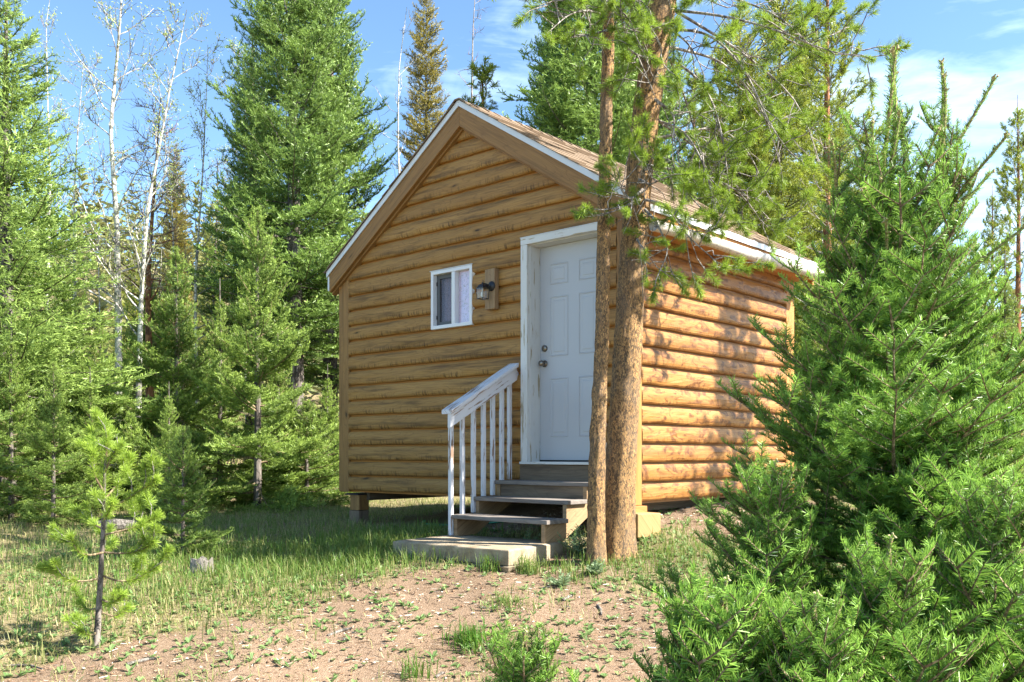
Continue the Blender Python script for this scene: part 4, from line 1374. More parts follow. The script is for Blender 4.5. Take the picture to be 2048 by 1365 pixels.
asp = (M['aspen_bark'], M['grey_twig'])
bare_tree('aspen_tree', [(230, 930), (234, 690), (238, 450), (224, 250), (238, 0), (246, -160)], 16, .085, 'white aspen with the thickest trunk, second bare tree from the left spruce', *asp, n_limb=30, limb=1.8, buds=2, start=.30, sub=13)
bare_tree('aspen_tree', [(268, 960), (276, 750), (300, 400), (334, 180), (372, 20)], 15.4, .065, 'white aspen leaning right with sharply slanted trunk', *asp, n_limb=28, limb=1.3, buds=2, start=.33, sub=12)
bare_tree('aspen_tree', [(391, 930), (396, 550), (405, 250), (416, 90)], 17, .05, 'slim white aspen left of the big dense fir', *asp, n_limb=24, limb=1.0, buds=2, start=.33, sub=10)
bare_tree('aspen_tree', [(146, 800), (150, 380), (166, 110)], 17.5, .05, 'slim aspen with fresh buds next to the left spruce', *asp, n_limb=24, limb=1.1, buds=2, start=.38, sub=10)
bare_tree('aspen_tree', [(94, 700), (97, 300), (95, 40), (108, -40)], 18.5, .05, 'aspen rising behind the tip of the left spruce', *asp, n_limb=16, limb=1.0, buds=2, start=.5)
bare_tree('aspen_tree', [(360, 760), (348, 500), (335, 330), (322, 250)], 18, .04, 'thin aspen pole leaning left behind the slanted aspen', *asp, n_limb=12, limb=.8, buds=1, start=.4)
bare_tree('aspen_tree', [(428, 800), (430, 520), (433, 310)], 20, .04, 'reddish thin bare pole beside the big dense fir', M['dead_twig'], M['dead_twig'], n_limb=16, limb=.9, buds=1, start=.3)
bare_tree('aspen_tree', [(490, 700), (487, 250), (484, 80)], 21, .045, 'aspen top showing past the left flank of the big dense fir', *asp, n_limb=20, limb=1.4, buds=2, start=.5, sub=10)
bare_tree('aspen_tree', [(806, 700), (803, 480), (799, 300), (800, 130), (812, 15)], 19, .055, 'white aspen in front of the olive brown spruce', *asp, n_limb=16, limb=1.2, buds=0, start=.45, sub=5)
bare_tree('aspen_tree', [(196, 900), (200, 600), (196, 420)], 19, .035, 'thin pale pole left of the thickest aspen', *asp, n_limb=12, limb=.9, buds=2, start=.3)
bare_tree('aspen_tree', [(318, 900), (320, 620), (322, 470)], 20, .03, 'thin pale pole between dead pine and slim aspen', *asp, n_limb=12, limb=.7, buds=1, start=.3)
bare_tree('dead_pine', [(296, 900), (300, 550), (310, 300), (319, 195)], 17.2, .10, 'dead pine with orange bark and purple brown twigs', M['red_bark'], M['dead_twig'], n_limb=34, limb=.95, start=.45, sub=16, upw=.05)
bare_tree('dead_snag', [(946, 500), (945, 200), (943, 60), (948, -40)], 26, .10, 'dead grey snag with short spiky twigs over the roof', M['grey_twig'], M['dead_twig'], n_limb=40, limb=.7, start=.3, sub=4, upw=.02)

# far wood on the hillside ------------------------------------------------
lowmb = MB()
def low_tree(dst, x, y, H, tint):
    z = gz(x, y)
    n_ = 42
    hs_ = rng.random(n_) ** 1.15
    az = rng.random(n_) * 6.283
    rr = H * .17 * (1 - hs_) ** .8
    P = np.stack([x + 0 * az, y + 0 * az, z + H * (.08 + .9 * hs_)], 1)
    D = unit(np.stack([np.cos(az), np.sin(az), -.25 + .9 * hs_], 1))
    needle_quads(dst, P, D, rr + .12 * H * .3, H * .045, np.clip(tint + rng.normal(0, .15, n_), 0, 1), 0)
    needle_quads(dst, P + D * rr[:, None] * .4 , unit(D + rng.normal(0, .5, D.shape)), rr * .8 + .05, H * .035, np.clip(tint + rng.normal(0, .2, n_), 0, 1), 0)
for k in range(760):
    y = rng.uniform(30, 120)
    x = rng.uniform(-.75, .75) * y
    if rng.random() < .35:
        x = -abs(x)
    low_tree(lowmb, x, y, rng.uniform(3.0, 7.0) * (1 + .3 * (y > 70)), rng.random())
lowmb.build('distant_forest', needles('far_needles', (.06, .085, .03), (.25, .25, .09), .2), kind='stuff', label='pale mixed conifers and brush covering the far hillside', cat='forest')
# leafless tan brush between the trunks
br = MB()
for k in range(1500):
    y = rng.uniform(16, 34); x = rng.uniform(-.62, .55) * y
    if -2.5 < x < 6 and y < 17: continue
    z = gz(x, y); h_ = rng.uniform(.5, 2.2)
    a_ = rng.normal(0, .35, 2)
    br.tube([(x, y, z), (x + a_[0] * h_ * .5, y + a_[1] * h_ * .5, z + h_ * .6), (x + a_[0] * h_ * 1.1, y + a_[1] * h_, z + h_)], [.010, .007, .003], 3, 0, cap=False)
    for q in range(4):
        b0 = np.array([x + a_[0] * h_ * .5, y + a_[1] * h_ * .5, z + h_ * rng.uniform(.4, .8)])
        br.tube([b0, b0 + rng.normal(0, .25, 3) + np.array([0, 0, .2])], [.006, .003], 3, 0, cap=False)
bl = np.concatenate(br.V)
bl = bl[rng.random(len(bl)) < .75] + rng.normal(0, .10, (int(0), 3)).sum()
bl = bl + rng.normal(0, .14, bl.shape)
needle_quads(br, bl, unit(rng.normal(0, 1, bl.shape)), rng.uniform(.04, .09, len(bl)), .035, rng.random(len(bl)), 1)
br.build('brush', [M['twig_bark'], M['bud']], kind='stuff', label='leafless tan brush between the far trunks', cat='brush')

# ------------------------------------------------------------------ near firs: every branch its own part
near_kw = dict(per_m=700, nl=.029, nw=.0036, style='comb', sub=True, stems=4, lat_sp=.115, tint=.02, lat_k=.46, fan=.85)
NL = {}
for L in (.22, .4, .62, .9):
    NL[L] = []
    for q in range(3):
        kw = dict(near_kw)
        if L < .3:
            kw['sub'] = False; kw['lat_sp'] = .085
        NL[L].append(fir_branch(L, curve=.12, **kw).mesh('branch', [M['twig_bark'], M['fir_near']]))
# long upright shoots of the top: needles only, no side fans
SH = []
for q in range(3):
    mb = MB(); n_ = 8; s = np.linspace(0, 1, n_); L = .6
    pts = np.stack([L * s, .012 * np.sin(5 * s + q), .02 * np.sin(3 * s + q)], 1)
    mb.tube(pts, np.linspace(.0095, .0065, n_), 6, 0, cap=True)
    for k in range(n_ - 1):
        shoot_needles(mb, pts[k], pts[k + 1], np.array([0, 0, 1.0]), 950, .034, .0036, 'spruce', .55)
    for k in range(5):
        b = pts[-1] + rng.normal(0, .008, 3)
        mb.tube([b, b + np.array([.014, 0, 0]) + rng.normal(0, .006, 3)], [.006, .003], 5, 0)
    for k in range(4):
        q_ = rng.uniform(.3, .9); b = np.array([np.interp(q_, s, pts[:, c_]) for c_ in range(3)])
        dd = unit(np.array([.6, rng.normal(0, .6), rng.normal(0, .6)]))
        mb.tube([b, b + dd * .022], [.005, .004], 5, 0)
    SH.append(mb.mesh('branch', [M['shoot_bark'], M['fir_near']]))


def near_fir(px, d, top_py, label, Rb, whorl=.20, per=6, first=.15, top_shoots=0, lean=0.0, seed=0, el_top=62, el_bot=8):
    x = (px - 1024) / FPX * d
    zg = gz(x, d)
    H = EYE + (907 - top_py) / FPX * d - zg
    r_ = np.random.default_rng(seed)
    t = empty('fir_tree' if H > 2 else 'fir_sapling', (x, d, zg), 0, label, 'fir')
    tm = MB(); n_ = 14; s = np.linspace(0, 1, n_)
    Hk = H - .70 if top_shoots else H
    tm.tube([(lean * q + .012 * math.sin(9 * q), .01 * math.cos(7 * q), Hk * q - .15 * (q == 0)) for q in s], .010 * H * (1 - s) ** .9 + .006, 9, 0, jit=.03)
    tm.build('trunk', M['twig_bark'], t, smooth=True)
    h = first; az = r_.random() * 6
    lens = sorted(NL)
    Ht = H - (.76 if top_shoots else .12)
    while h < Ht:
        f = h / H
        L0 = Rb * (1 - f) ** .8 * min(1, .75 + f * 2)
        for k in range(per):
            az += 2.399 + r_.normal(0, .25)
            L = max(.14, L0 * r_.uniform(.72, 1.12))
            lk = min(lens, key=lambda v: abs(v - L))
            el = R(el_bot + (el_top - el_bot) * f ** 1.2) + r_.normal(0, .10)
            z_ = h + r_.uniform(-.5, .5) * whorl
            link('branch', NL[lk][r_.integers(3)], t, Matrix(bmat((lean * z_ / H, 0, z_), az, el, L / lk, r_.normal(0, .12)).tolist()))
        h += whorl * (1 - .25 * f)
    if top_shoots:
        # main leader and its ring of ascending shoots
        for (tx, ty_, b_px, b_py) in TOPS:
            b = Vector(((b_px - px) / FPX * d, r_.normal(0, .03), EYE + (907 - b_py) / FPX * d - zg))
            e = Vector(((tx - px) / FPX * d, r_.normal(0, .12), EYE + (907 - ty_) / FPX * d - zg))
            v_ = e - b
            mq = Vector((1, 0, 0)).rotation_difference(v_.normalized()).to_matrix().to_4x4()
            sc = v_.length / .6
            link('branch', SH[r_.integers(3)], t, Matrix.Translation(b) @ mq @ Matrix.Diagonal((sc, max(.85, min(sc, 1.2)), max(.85, min(sc, 1.2)), 1)))
            for kk in range(2):
                pq = b + v_ * (.18 + .24 * kk + r_.uniform(-.06, .06))
                link('branch', NL[.22][kk], t, Matrix(bmat(pq, r_.random() * 6.28, R(52), .75 - .12 * kk).tolist()))
    else:
        link('branch', SH[0], t, Matrix.Translation((lean, 0, H - .30)) @ Matrix.Rotation(R(-88), 4, 'Y') @ Matrix.Diagonal((.5, .9, .9, 1)))
        for k in range(5):
            link('branch', NL[.22][k % 3], t, Matrix(bmat((lean, 0, H - .22), k * 1.257 + 1, R(48), .9).tolist()))
    return t


TOPS = [(1783, 95, 1790, 465), (1755, 135, 1785, 465), (1862, 140, 1880, 360), (1858, 175, 1885, 380), (1826, 172, 1822, 330), (1976, 162, 1900, 360), (1905, 350, 1880, 420), (1960, 300, 1890, 450), (1985, 345, 1860, 520),
        (1680, 220, 1740, 330), (1640, 300, 1690, 410), (1740, 325, 1790, 465), (1720, 270, 1775, 470), (1800, 260, 1800, 470), (1690, 400, 1785, 462), (1900, 365, 1800, 465), (1880, 360, 1805, 470), (1770, 250, 1775, 480),
        (1840, 290, 1805, 480), (1660, 500, 1750, 640), (1640, 560, 1770, 690), (2000, 470, 1860, 620), (1960, 560, 1820, 700), (1720, 470, 1790, 600), (1900, 520, 1830, 640), (1840, 500, 1800, 640), (1760, 500, 1790, 640), (1780, 380, 1795, 560), (1730, 380, 1780, 520), (1850, 400, 1805, 560), (1910, 440, 1820, 580), (2030, 590, 1880, 690), (1610, 620, 1740, 740), (1740, 440, 1790, 625), (1870, 430, 1800, 610), (1930, 480, 1810, 625), (1690, 530, 1785, 630), (1650, 420, 1745, 470), (1950, 330, 1900, 440), (1815, 400, 1800, 600)]
near_fir(1790, 3.8, 460 - 365, 'large near fir with upright leaders filling the right foreground', 1.08, whorl=.145, per=8, top_shoots=1, seed=3, el_top=68, el_bot=0)
near_fir(1545, 3.35, 925, 'waist high fir in front of the log side wall', .58, whorl=.12, per=7, seed=5)
near_fir(1446, 2.75, 1160, 'low fir with bright tips at the bottom, left of the large near fir', .78, whorl=.10, per=8, seed=8)
near_fir(1775, 2.8, 1075, 'low fir in front of the large near fir trunk', .62, whorl=.11, per=8, seed=9)
near_fir(1890, 3.45, 800, 'fir as tall as a person hidden inside the large near fir right half', .75, whorl=.13, per=7, seed=33)
near_fir(1985, 3.0, 960, 'low fir at the bottom right corner', .66, whorl=.12, per=7, seed=13)
near_fir(1045, 3.1, 1262, 'tiny fir tip poking up at the bottom edge', .34, whorl=.09, per=6, seed=15)
near_fir(1625, 2.6, 1190, 'low fir at the bottom between two other low firs', .52, whorl=.10, per=8, seed=21)

# ------------------------------------------------------------------ pine twigs and the two trunks
def tuft_mesh(n_sh, L, nl, nw, per_m, mat, seedv, bend=.3):
    """leafy end of a pine twig along +X"""
    mb = MB(); up = np.array([0, 0, 1.0])
    tip = np.array([L, 0, L * bend])
    mid = np.array([L * .55, 0, L * bend * .25])
    mb.tube([(0, 0, 0), mid, tip], [.0045, .0035, .003], 5, 0, cap=False)
    shoot_needles(mb, mid * .7, tip, up, per_m, nl, nw, 'pine', .45)
    shoot_needles(mb, tip - (tip - mid) * .3, tip + (tip - mid) * .1, up, per_m * 1.2, nl, nw, 'pine', .6)
    for k in range(n_sh):
        q = rng.uniform(.3, .95)
        b = tip * q
        d_ = unit(np.array([.7, rng.normal(0, .55), rng.normal(.25, .35)]))
        l_ = L * rng.uniform(.3, .55)
        mb.tube([b, b + d_ * l_], [.003, .0024], 4, 0, cap=False)
        shoot_needles(mb, b + d_ * l_ * .25, b + d_ * l_, up, per_m, nl, nw, 'pine', .5)
    mb.tube([tip, tip + unit(tip) * .025], [.004, .001], 4, 0, cap=False)
    return mb.mesh('tuft', [M['grey_twig'], mat])


TUFT = [tuft_mesh(k % 3 + 1, .20, .050, .0034, 1050, M['pine_near'], k) for k in range(5)]
TUFTY = [tuft_mesh(k % 2, .15, .048, .0040, 1700, M['pine_young'], k, .5) for k in range(4)]


def pine_trunk(name, pts_px, d, widths_px, label, extra_top):
    p0 = at(*pts_px[0], d)
    z0 = gz(p0.x, p0.y)
    base = Vector((p0.x, p0.y, z0))
    t = empty(name, base, 0, label, 'pine')
    P = [at(a_, b_, d) - base for a_, b_ in pts_px]
    P[0].z = -.15
    r_ = [w / 2 / FPX * d for w in widths_px]
    dirv = (P[-1] - P[-2]).normalized()
    P.append(P[-1] + dirv * extra_top * .5 + Vector((0, 0, .3))); r_.append(r_[-1] * .6)
    P.append(P[-1] + dirv * extra_top * .5); r_.append(.02)
    A = np.array([tuple(p) for p in P]); cl = np.concatenate([[0], np.cumsum(np.linalg.norm(np.diff(A, axis=0), axis=1))])
    n_ = 260; q = np.linspace(0, cl[-1], n_)
    Q = np.stack([np.interp(q, cl, A[:, k]) for k in range(3)], 1)
    # soften the polyline
    for _ in range(14):
        Q[1:-1] = (Q[:-2] + Q[2:] + 2 * Q[1:-1]) / 4
    rad = np.interp(q, cl, r_)
    S_ = 40
    a_ = np.arange(S_) * 2 * math.pi / S_
    mb = MB()
    V = np.zeros((n_, S_, 3))
    for i_ in range(n_):
        for j_ in range(S_):
            c_, s_ = math.cos(a_[j_]), math.sin(a_[j_])
            h_ = q[i_]
            flare = 1 + .38 * math.exp(-h_ / .17) * (1 + .5 * math.sin(3 * a_[j_] + 1))
            bn = mnoise.noise((c_ * 3.2 + d, s_ * 3.2, h_ * 7)) * .010 + (abs(mnoise.noise((c_ * 8, s_ * 8 + d, h_ * 16))) - .2) * .014 + mnoise.noise((c_ * 16, s_ * 16, h_ * 34)) * .004
            rr = rad[i_] * .93 * flare + bn * min(1, rad[i_] / .06)
            V[i_, j_] = Q[i_] + np.array([c_, s_, 0]) * rr
    ii_ = np.arange(n_ - 1)[:, None] * S_; jj_ = np.arange(S_)[None]; kk_ = (jj_ + 1) % S_
    mb.add(V.reshape(-1, 3), np.stack([ii_ + jj_, ii_ + kk_, ii_ + S_ + kk_, ii_ + S_ + jj_], -1).reshape(-1, 4))
    mb.build('trunk', M['pine_bark'], t, smooth=True)
    return t, base, Q


T2, b2, Q2 = pine_trunk('pine_tree', [(1236, 1098), (1236, 1040), (1240, 950), (1252, 760), (1264, 540), (1280, 330), (1302, 150), (1326, 0)], 7.5, [74, 70, 65, 62, 56, 55, 58, 60], 'thicker leaning lodgepole pine trunk in front of the cabin corner', 9)
T1, b1, Q1 = pine_trunk('pine_tree', [(1193, 1088), (1192, 1000), (1196, 860), (1204, 690), (1206, 520), (1211, 300), (1217, 60), (1219, 0)], 7.3, [40, 36, 33, 29, 27, 26, 25, 24], 'thinner lodgepole pine trunk in front of the white door', 7)


def limb(t, base, pts, r0=.014, tufts=8, seed=0, end_only=.35, size=1.0, bare=4):
    """pts: (px,py,depth). a grey limb with twigs that end in needle tufts"""
    r_ = np.random.default_rng(seed)
    A = np.array([tuple(at(*p) - base) for p in pts])
    cl = np.concatenate([[0], np.cumsum(np.linalg.norm(np.diff(A, axis=0), axis=1))])
    n_ = 14; q = np.linspace(0, 1, n_)
    Q = np.stack([np.interp(q * cl[-1], cl, A[:, k]) for k in range(3)], 1)
    for _ in range(3):
        Q[1:-1] = (Q[:-2] + Q[2:] + 2 * Q[1:-1]) / 4
    mb = MB().tube(Q, np.linspace(r0, .0035, n_), 6, 0, cap=False)
    loc = []
    L = cl[-1]
    for k in range(tufts):
        f = end_only + (1 - end_only) * (k + .5 + r_.uniform(-.4, .4)) / tufts
        f = min(f, .99)
        b = np.array([np.interp(f, q, Q[:, c_]) for c_ in range(3)])
        tg = unit(np.array([np.interp(min(1, f + .06), q, Q[:, c_]) - np.interp(max(0, f - .06), q, Q[:, c_]) for c_ in range(3)]))
        d_ = unit(tg * .5 + r_.normal(0, .55, 3) + np.array([0, 0, .15]))
        l_ = r_.uniform(.04, .24) * size
        m_ = b + d_ * l_ * .5 + r_.normal(0, .02, 3)
        e = b + d_ * l_
        mb.tube([b, m_, e], [.005, .004, .0035], 4, 0, cap=False)
        loc.append((e, unit(d_ + np.array([0, 0, .25]))))
    loc.append((Q[-1], unit(Q[-1] - Q[-2] + np.array([0, 0, .2]) * L * .05)))
    for k in range(bare):
        f = r_.uniform(.1, .8); b = np.array([np.interp(f, q, Q[:, c_]) for c_ in range(3)])
        d_ = unit(r_.normal(0, 1, 3) + np.array([.2, 0, -.6]))
        l_ = r_.uniform(.15, .45)
        m_ = b + d_ * l_ * .5 + r_.normal(0, .03, 3)
        mb.tube([b, m_, m_ + unit(d_ + r_.normal(0, .4, 3)) * l_ * .5], [.005, .0035, .002], 4, 0, cap=False)
    lo = mb.build('limb', M['grey_twig'], t, smooth=True)
    for e, d_ in loc:
        mq = Vector((1, 0, 0)).rotation_difference(Vector(d_)).to_matrix().to_4x4()
        s_ = r_.uniform(.8, 1.25) * size
        link('tuft', TUFT[r_.integers(len(TUFT))], lo, Matrix.Translation(e) @ mq @ Matrix.Rotation(r_.random() * 6.28, 4, 'X') @ Matrix.Scale(s_, 4))


sd_ = 100
for (pts, n_, eo) in [
    ([(1345, 122, 7.5), (1395, 150, 7.4), (1432, 215, 7.3), (1450, 300, 7.3), (1458, 380, 7.35)], 7, .35),
    ([(1340, 118, 7.5), (1372, 200, 7.7), (1400, 300, 7.8), (1420, 370, 7.8)], 9, .2),
    ([(1330, 60, 7.5), (1420, 60, 7.2), (1500, 150, 7.0), (1540, 260, 6.9), (1575, 300, 6.9)], 8, .4),
    ([(1335, 20, 7.5), (1440, 30, 7.1), (1560, 60, 6.8), (1660, 110, 6.7), (1740, 115, 6.6)], 9, .5),
    ([(1310, 240, 7.5), (1370, 260, 7.3), (1410, 330, 7.2), (1430, 420, 7.2)], 10, .15),
    ([(1300, 300, 7.5), (1350, 330, 7.3), (1380, 390, 7.2), (1360, 420, 7.1)], 8, .1),
    ([(1290, 400, 7.4), (1340, 410, 7.2), (1370, 470, 7.1), (1435, 525, 7.0)], 8, .3),
    ([(1290, 420, 7.4), (1310, 440, 7.2), (1340, 500, 7.1), (1325, 530, 7.05)], 5, .4),
    ([(1290, 330, 7.4), (1410, 350, 7.5), (1480, 380, 7.6), (1520, 440, 7.7)], 11, .3),
    ([(1300, 280, 7.5), (1440, 250, 7.7), (1500, 300, 7.8), (1530, 380, 7.8)], 10, .35),
    ([(1285, 380, 7.3), (1262, 400, 7.1), (1250, 395, 7.0), (1240, 375, 7.0)], 3, .3),
    ([(1280, 400, 7.3), (1245, 415, 7.1), (1205, 420, 7.0)], 2, .5),
    ([(1285, 350, 7.3), (1290, 330, 7.1), (1285, 300, 7.0)], 4, .2),
    ([(1275, 480, 7.3), (1280, 490, 7.1), (1285, 495, 7.05)], 1, .6),
    ([(1280, 360, 7.3), (1300, 370, 7.1), (1322, 360, 7.0)], 3, .3),
    ([(1300, 180, 7.4), (1310, 150, 7.1), (1330, 90, 6.9), (1290, 60, 6.9)], 8, .1),
    ([(1310, 120, 7.4), (1270, 110, 7.1), (1245, 90, 7.0), (1250, 60, 7.0)], 6, .2),
    ([(1320, 40, 7.5), (1380, 90, 7.2), (1400, 130, 7.1)], 7, .1),
    ([(1310, 200, 7.4), (1350, 230, 7.2), (1345, 290, 7.1)], 7, .1),
    ([(1330, -20, 7.5), (1450, -10, 7.2), (1560, 30, 7.0), (1620, 90, 6.9)], 9, .3),
    ([(1330, 10, 7.5), (1480, 100, 7.6), (1600, 200, 7.6), (1640, 330, 7.6)], 12, .3),
    ([(1320, 90, 7.5), (1450, 120, 7.8), (1530, 220, 7.9), (1560, 330, 7.9)], 10, .3),
    ([(1300, 230, 7.5), (1400, 300, 8.0), (1500, 400, 8.0), (1570, 470, 8.0)], 10, .4),
]:
    limb(T2, b2, pts, .013, n_ + 3, sd_, eo, bare=2)
    sd_ += 1
for (pts, n_, eo) in [
    ([(1217, 30, 7.3), (1170, 20, 7.0), (1135, 30, 6.8), (1108, 55, 6.7)], 8, .3),
    ([(1218, 5, 7.3), (1160, -20, 6.9), (1120, -5, 6.7), (1100, 5, 6.6)], 8, .3),
    ([(1217, 60, 7.3), (1180, 70, 7.0), (1150, 75, 6.9)], 6, .2),
    ([(1217, 40, 7.3), (1240, 20, 7.0), (1262, 40, 6.9), (1275, 80, 6.9)], 7, .2),
    ([(1217, -10, 7.3), (1250, -30, 7.0), (1290, 10, 6.8)], 6, .2),
]:
    limb(T1, b1, pts, .010, n_ + 3, sd_, eo, bare=2)
    sd_ += 1
# upper crowns, above the picture but casting the shade on the grass
pb = []
for q in range(4):
    mb = MB(); add_copy(mb, lib_pine[1.6][q % 3], np.eye(4)); pb.append(mb.mesh('branch', [M['grey_twig'], M['pine_near']]))
for (t, Q, n_, z0_) in ((T2, Q2, 60, 4.7), (T1, Q1, 46, 4.6)):
    zt = Q[-1][2]
    for k in range(n_):
        z_ = z0_ + (zt - z0_ - .2) * k / n_
        b = [np.interp(z_, Q[:, 2], Q[:, c_]) for c_ in range(2)]
        f = (z_ - z0_) / (zt - z0_)
        link('branch', pb[k % 4], t, Matrix(bmat((b[0], b[1], z_), k * 2.399, R(5 + 50 * f), (1.1 - .75 * f) * rng.uniform(.75, 1.1)).tolist()))

# little pine on the left ------------------------------------------------
pd = 5.55
p0 = at(193, 1290, pd); yb = Vector((p0.x, p0.y, gz(p0.x, p0.y)))
yp = empty('pine_sapling', yb, 0, 'little yellow-green pine with curved open branches on the left grass', 'pine')
TP = [(193, 1295), (200, 1180), (206, 1070), (209, 945), (214, 885)]
MB().tube([at(a_, b_, pd) - yb for a_, b_ in TP], [.020, .017, .013, .009, .005], 10, jit=.05).build('trunk', M['fir_bark'], yp, smooth=True)
mb = MB()
for (pa, pb_) in (((207, 1000), (209, 930)), ((209, 930), (212, 890)), ((212, 905), (214, 878))):
    shoot_needles(mb, np.array(at(*pa, pd) - yb), np.array(at(*pb_, pd) - yb), np.array([0, 0, 1.0]) + .01, 1500, .05, .0034, 'pine', .5)
mb.build('leader', [M['twig_bark'], M['pine_young']], yp)


def young_branch(pts, n_t, seed):
    r_ = np.random.default_rng(seed)
    A = np.array([tuple(at(a_, b_, pd + c_) - yb) for a_, b_, c_ in pts])
    cl = np.concatenate([[0], np.cumsum(np.linalg.norm(np.diff(A, axis=0), axis=1))]); q = np.linspace(0, 1, 9)
    Q = np.stack([np.interp(q * cl[-1], cl, A[:, k]) for k in range(3)], 1)
    for _ in range(2):
        Q[1:-1] = (Q[:-2] + Q[2:] + 2 * Q[1:-1]) / 4
    mb = MB().tube(Q, np.linspace(.007, .004, 9), 6, 0, cap=False)
    up = np.array([0, 0, 1.0])
    for k in range(9 - 1):
        if q[k] >= .3:
            shoot_needles(mb, Q[k], Q[k + 1], up, 2100, .050, .0034, 'pine', .45 + .3 * q[k])
    shoot_needles(mb, Q[-2], Q[-1] + (Q[-1] - Q[-2]) * .3, up, 2000, .050, .0040, 'pine', .6)
    o = mb.build('branch', [M['twig_bark'], M['pine_young']], yp)
    n_t += 1
    for k in range(n_t):
        f = .45 + .5 * (k + r_.random()) / max(1, n_t)
        b = np.array([np.interp(f, q, Q[:, c_]) for c_ in range(3)])
        d_ = unit(unit(Q[-1] - Q[0]) * .6 + r_.normal(0, .4, 3) + np.array([0, 0, .5]))
        mq = Vector((1, 0, 0)).rotation_difference(Vector(d_)).to_matrix().to_4x4()
        link('tuft', TUFTY[r_.integers(4)], o, Matrix.Translation(b) @ mq @ Matrix.Scale(r_.uniform(.7, 1.0), 4))


for k, (pts, n_) in enumerate([
    ([(204, 1155, 0), (170, 1165, -.05), (130, 1160, -.1), (102, 1135, -.12)], 2),
    ([(206, 1152, 0), (235, 1165, .03), (275, 1160, .05), (308, 1135, .08)], 2),
    ([(207, 1105, 0), (180, 1112, -.1), (155, 1108, -.15), (142, 1075, -.18)], 1),
    ([(207, 1105, 0), (240, 1108, -.02), (280, 1105, -.05), (306, 1085, -.08)], 2),
    ([(208, 1070, 0), (245, 1062, .05), (285, 1050, .1), (315, 1030, .12)], 2),
    ([(208, 1020, 0), (240, 1008, -.04), (275, 985, -.08), (312, 960, -.1)], 2),
    ([(208, 1060, 0), (190, 1050, .1), (170, 1035, .15)], 1),
    ([(208, 1000, 0), (230, 975, .08), (255, 945, .12), (262, 915, .14)], 1),
    ([(209, 985, 0), (195, 965, -.06), (182, 935, -.1), (185, 905, -.1)], 1),
    ([(210, 945, 0), (222, 915, -.03), (232, 900, -.05)], 1),
    ([(210, 940, 0), (202, 920, .04), (196, 898, .05)], 1),
    ([(211, 915, 0), (224, 905, .05), (238, 890, .08)], 0),
    ([(212, 915, 0), (214, 890, .0), (215, 868, .0)], 1),
    ([(207, 1040, 0), (215, 1030, -.15), (225, 1005, -.22)], 1),
    ([(206, 1100, 0), (212, 1098, .18), (225, 1085, .28)], 1),
    ([(203, 1225, 0), (230, 1235, .05), (255, 1215, .08)], 1),
    ([(200, 1215, 0), (175, 1222, .05), (160, 1205, .06)], 0),
    ([(196, 1265, 0), (178, 1272, -.06), (160, 1262, -.1)], 1),
    ([(203, 1200, 0), (225, 1208, -.08), (245, 1190, -.1)], 0),
]):
    young_branch(pts, n_, 40 + k)

# ------------------------------------------------------------------ grass, weeds, litter
def scatter(n_, x0, x1, y0, y1):
    return rng.uniform(x0, x1, n_), rng.uniform(y0, y1, n_)


def in_slab(x, y):
    dx, dy = x - s0.x, y - s0.y
    a_ = dx * e1.x + dy * e1.y; b_ = dx * e2.x + dy * e2.y
    return (a_ > -.02) & (a_ < ln_ + .02) & (b_ > -.02) & (b_ < .82)


def blades(x, y, hmin, hmax, wd, tint, lean=.35):
    n_ = len(x)
    z = ground_z(x, y) - .01
    h = rng.uniform(hmin, hmax, n_)
    az = rng.random(n_) * 6.283
    ln = np.clip(np.abs(rng.normal(lean, .35, n_)), 0, 1.5)
    B = np.stack([x, y, z], 1)
    S = np.stack([np.cos(az + 1.57), np.sin(az + 1.57), 0 * az], 1) * (wd * rng.uniform(.7, 1.3, n_))[:, None] * .5
    d = np.stack([np.cos(az), np.sin(az), 0 * az], 1)
    U = np.array([0, 0, 1.0])
    m1 = B + U * (h * .55)[:, None] + d * (h * ln * .3)[:, None]
    tp = B + U * (h * (1 - .35 * ln))[:, None] + d * (h * ln)[:, None]
    V = np.stack([B - S, B + S, m1 + S * .8, m1 - S * .8, tp], 1).reshape(-1, 3)
    k = np.arange(n_)[:, None] * 5
    return V, k + np.array([[0, 1, 2, 3]]), k + np.array([[3, 2, 4]]), np.repeat(tint, 5)


gm = MB()
def add_blades(x, y, hmin, hmax, wd, tint, lean=.35):
    V, Q4, T3, t = blades(x, y, hmin, hmax, wd, tint, lean)
    n0 = gm.n
    gm.add(V, Q4, 0, t); gm.F.append((T3 + n0, 0))


def patch(x, y, sc, seed):
    return np.array([mnoise.noise((a_ * sc + seed, b_ * sc, seed)) for a_, b_ in zip(x, y)])


x, y = scatter(215000, -8.5, 4.5, 4.6, 15)
keep = rng.random(len(x)) < np.clip(1.25 - y / 17, .2, 1) 
x, y = x[keep], y[keep]
vis = (np.abs(x / y) < .70)
x, y = x[vis], y[vis]
dmk = dirt_mask(x, y); pt = patch(x, y, 1.1, 4.2); p2 = patch(x, y, 4.0, 1.2)
uu = (x - CORNER[0]) * AX[0] + (y - CORNER[1]) * AX[1]; vv = (x - CORNER[0]) * BX[0] + (y - CORNER[1]) * BX[1]
cab = (uu > -CW + .1) & (uu < -.05) & (vv > .12) & (vv < CD)
pr_ = (1 - dmk) * np.clip(.85 + .5 * pt + .5 * p2, .15, 1) + dmk * np.clip((pt + p2 * .9 - .22) * 1.2, 0.012, .38)
keep = (rng.random(len(x)) < pr_) & ~in_slab(x, y) & ~cab
x, y, pt, p2, dk = x[keep], y[keep], pt[keep], p2[keep], dmk[keep]
dry = np.clip(.42 - .35 * pt + .28 * sstep(-2.0, -3.6, x) * sstep(8, 6.2, y) + .2 * p2 + rng.normal(0, .22, len(x)), 0, 1)
dry = np.where(rng.random(len(x)) < .28, np.clip(dry + .5, 0, 1), dry)
sz = np.where(dk > .4, .6, 1.0)
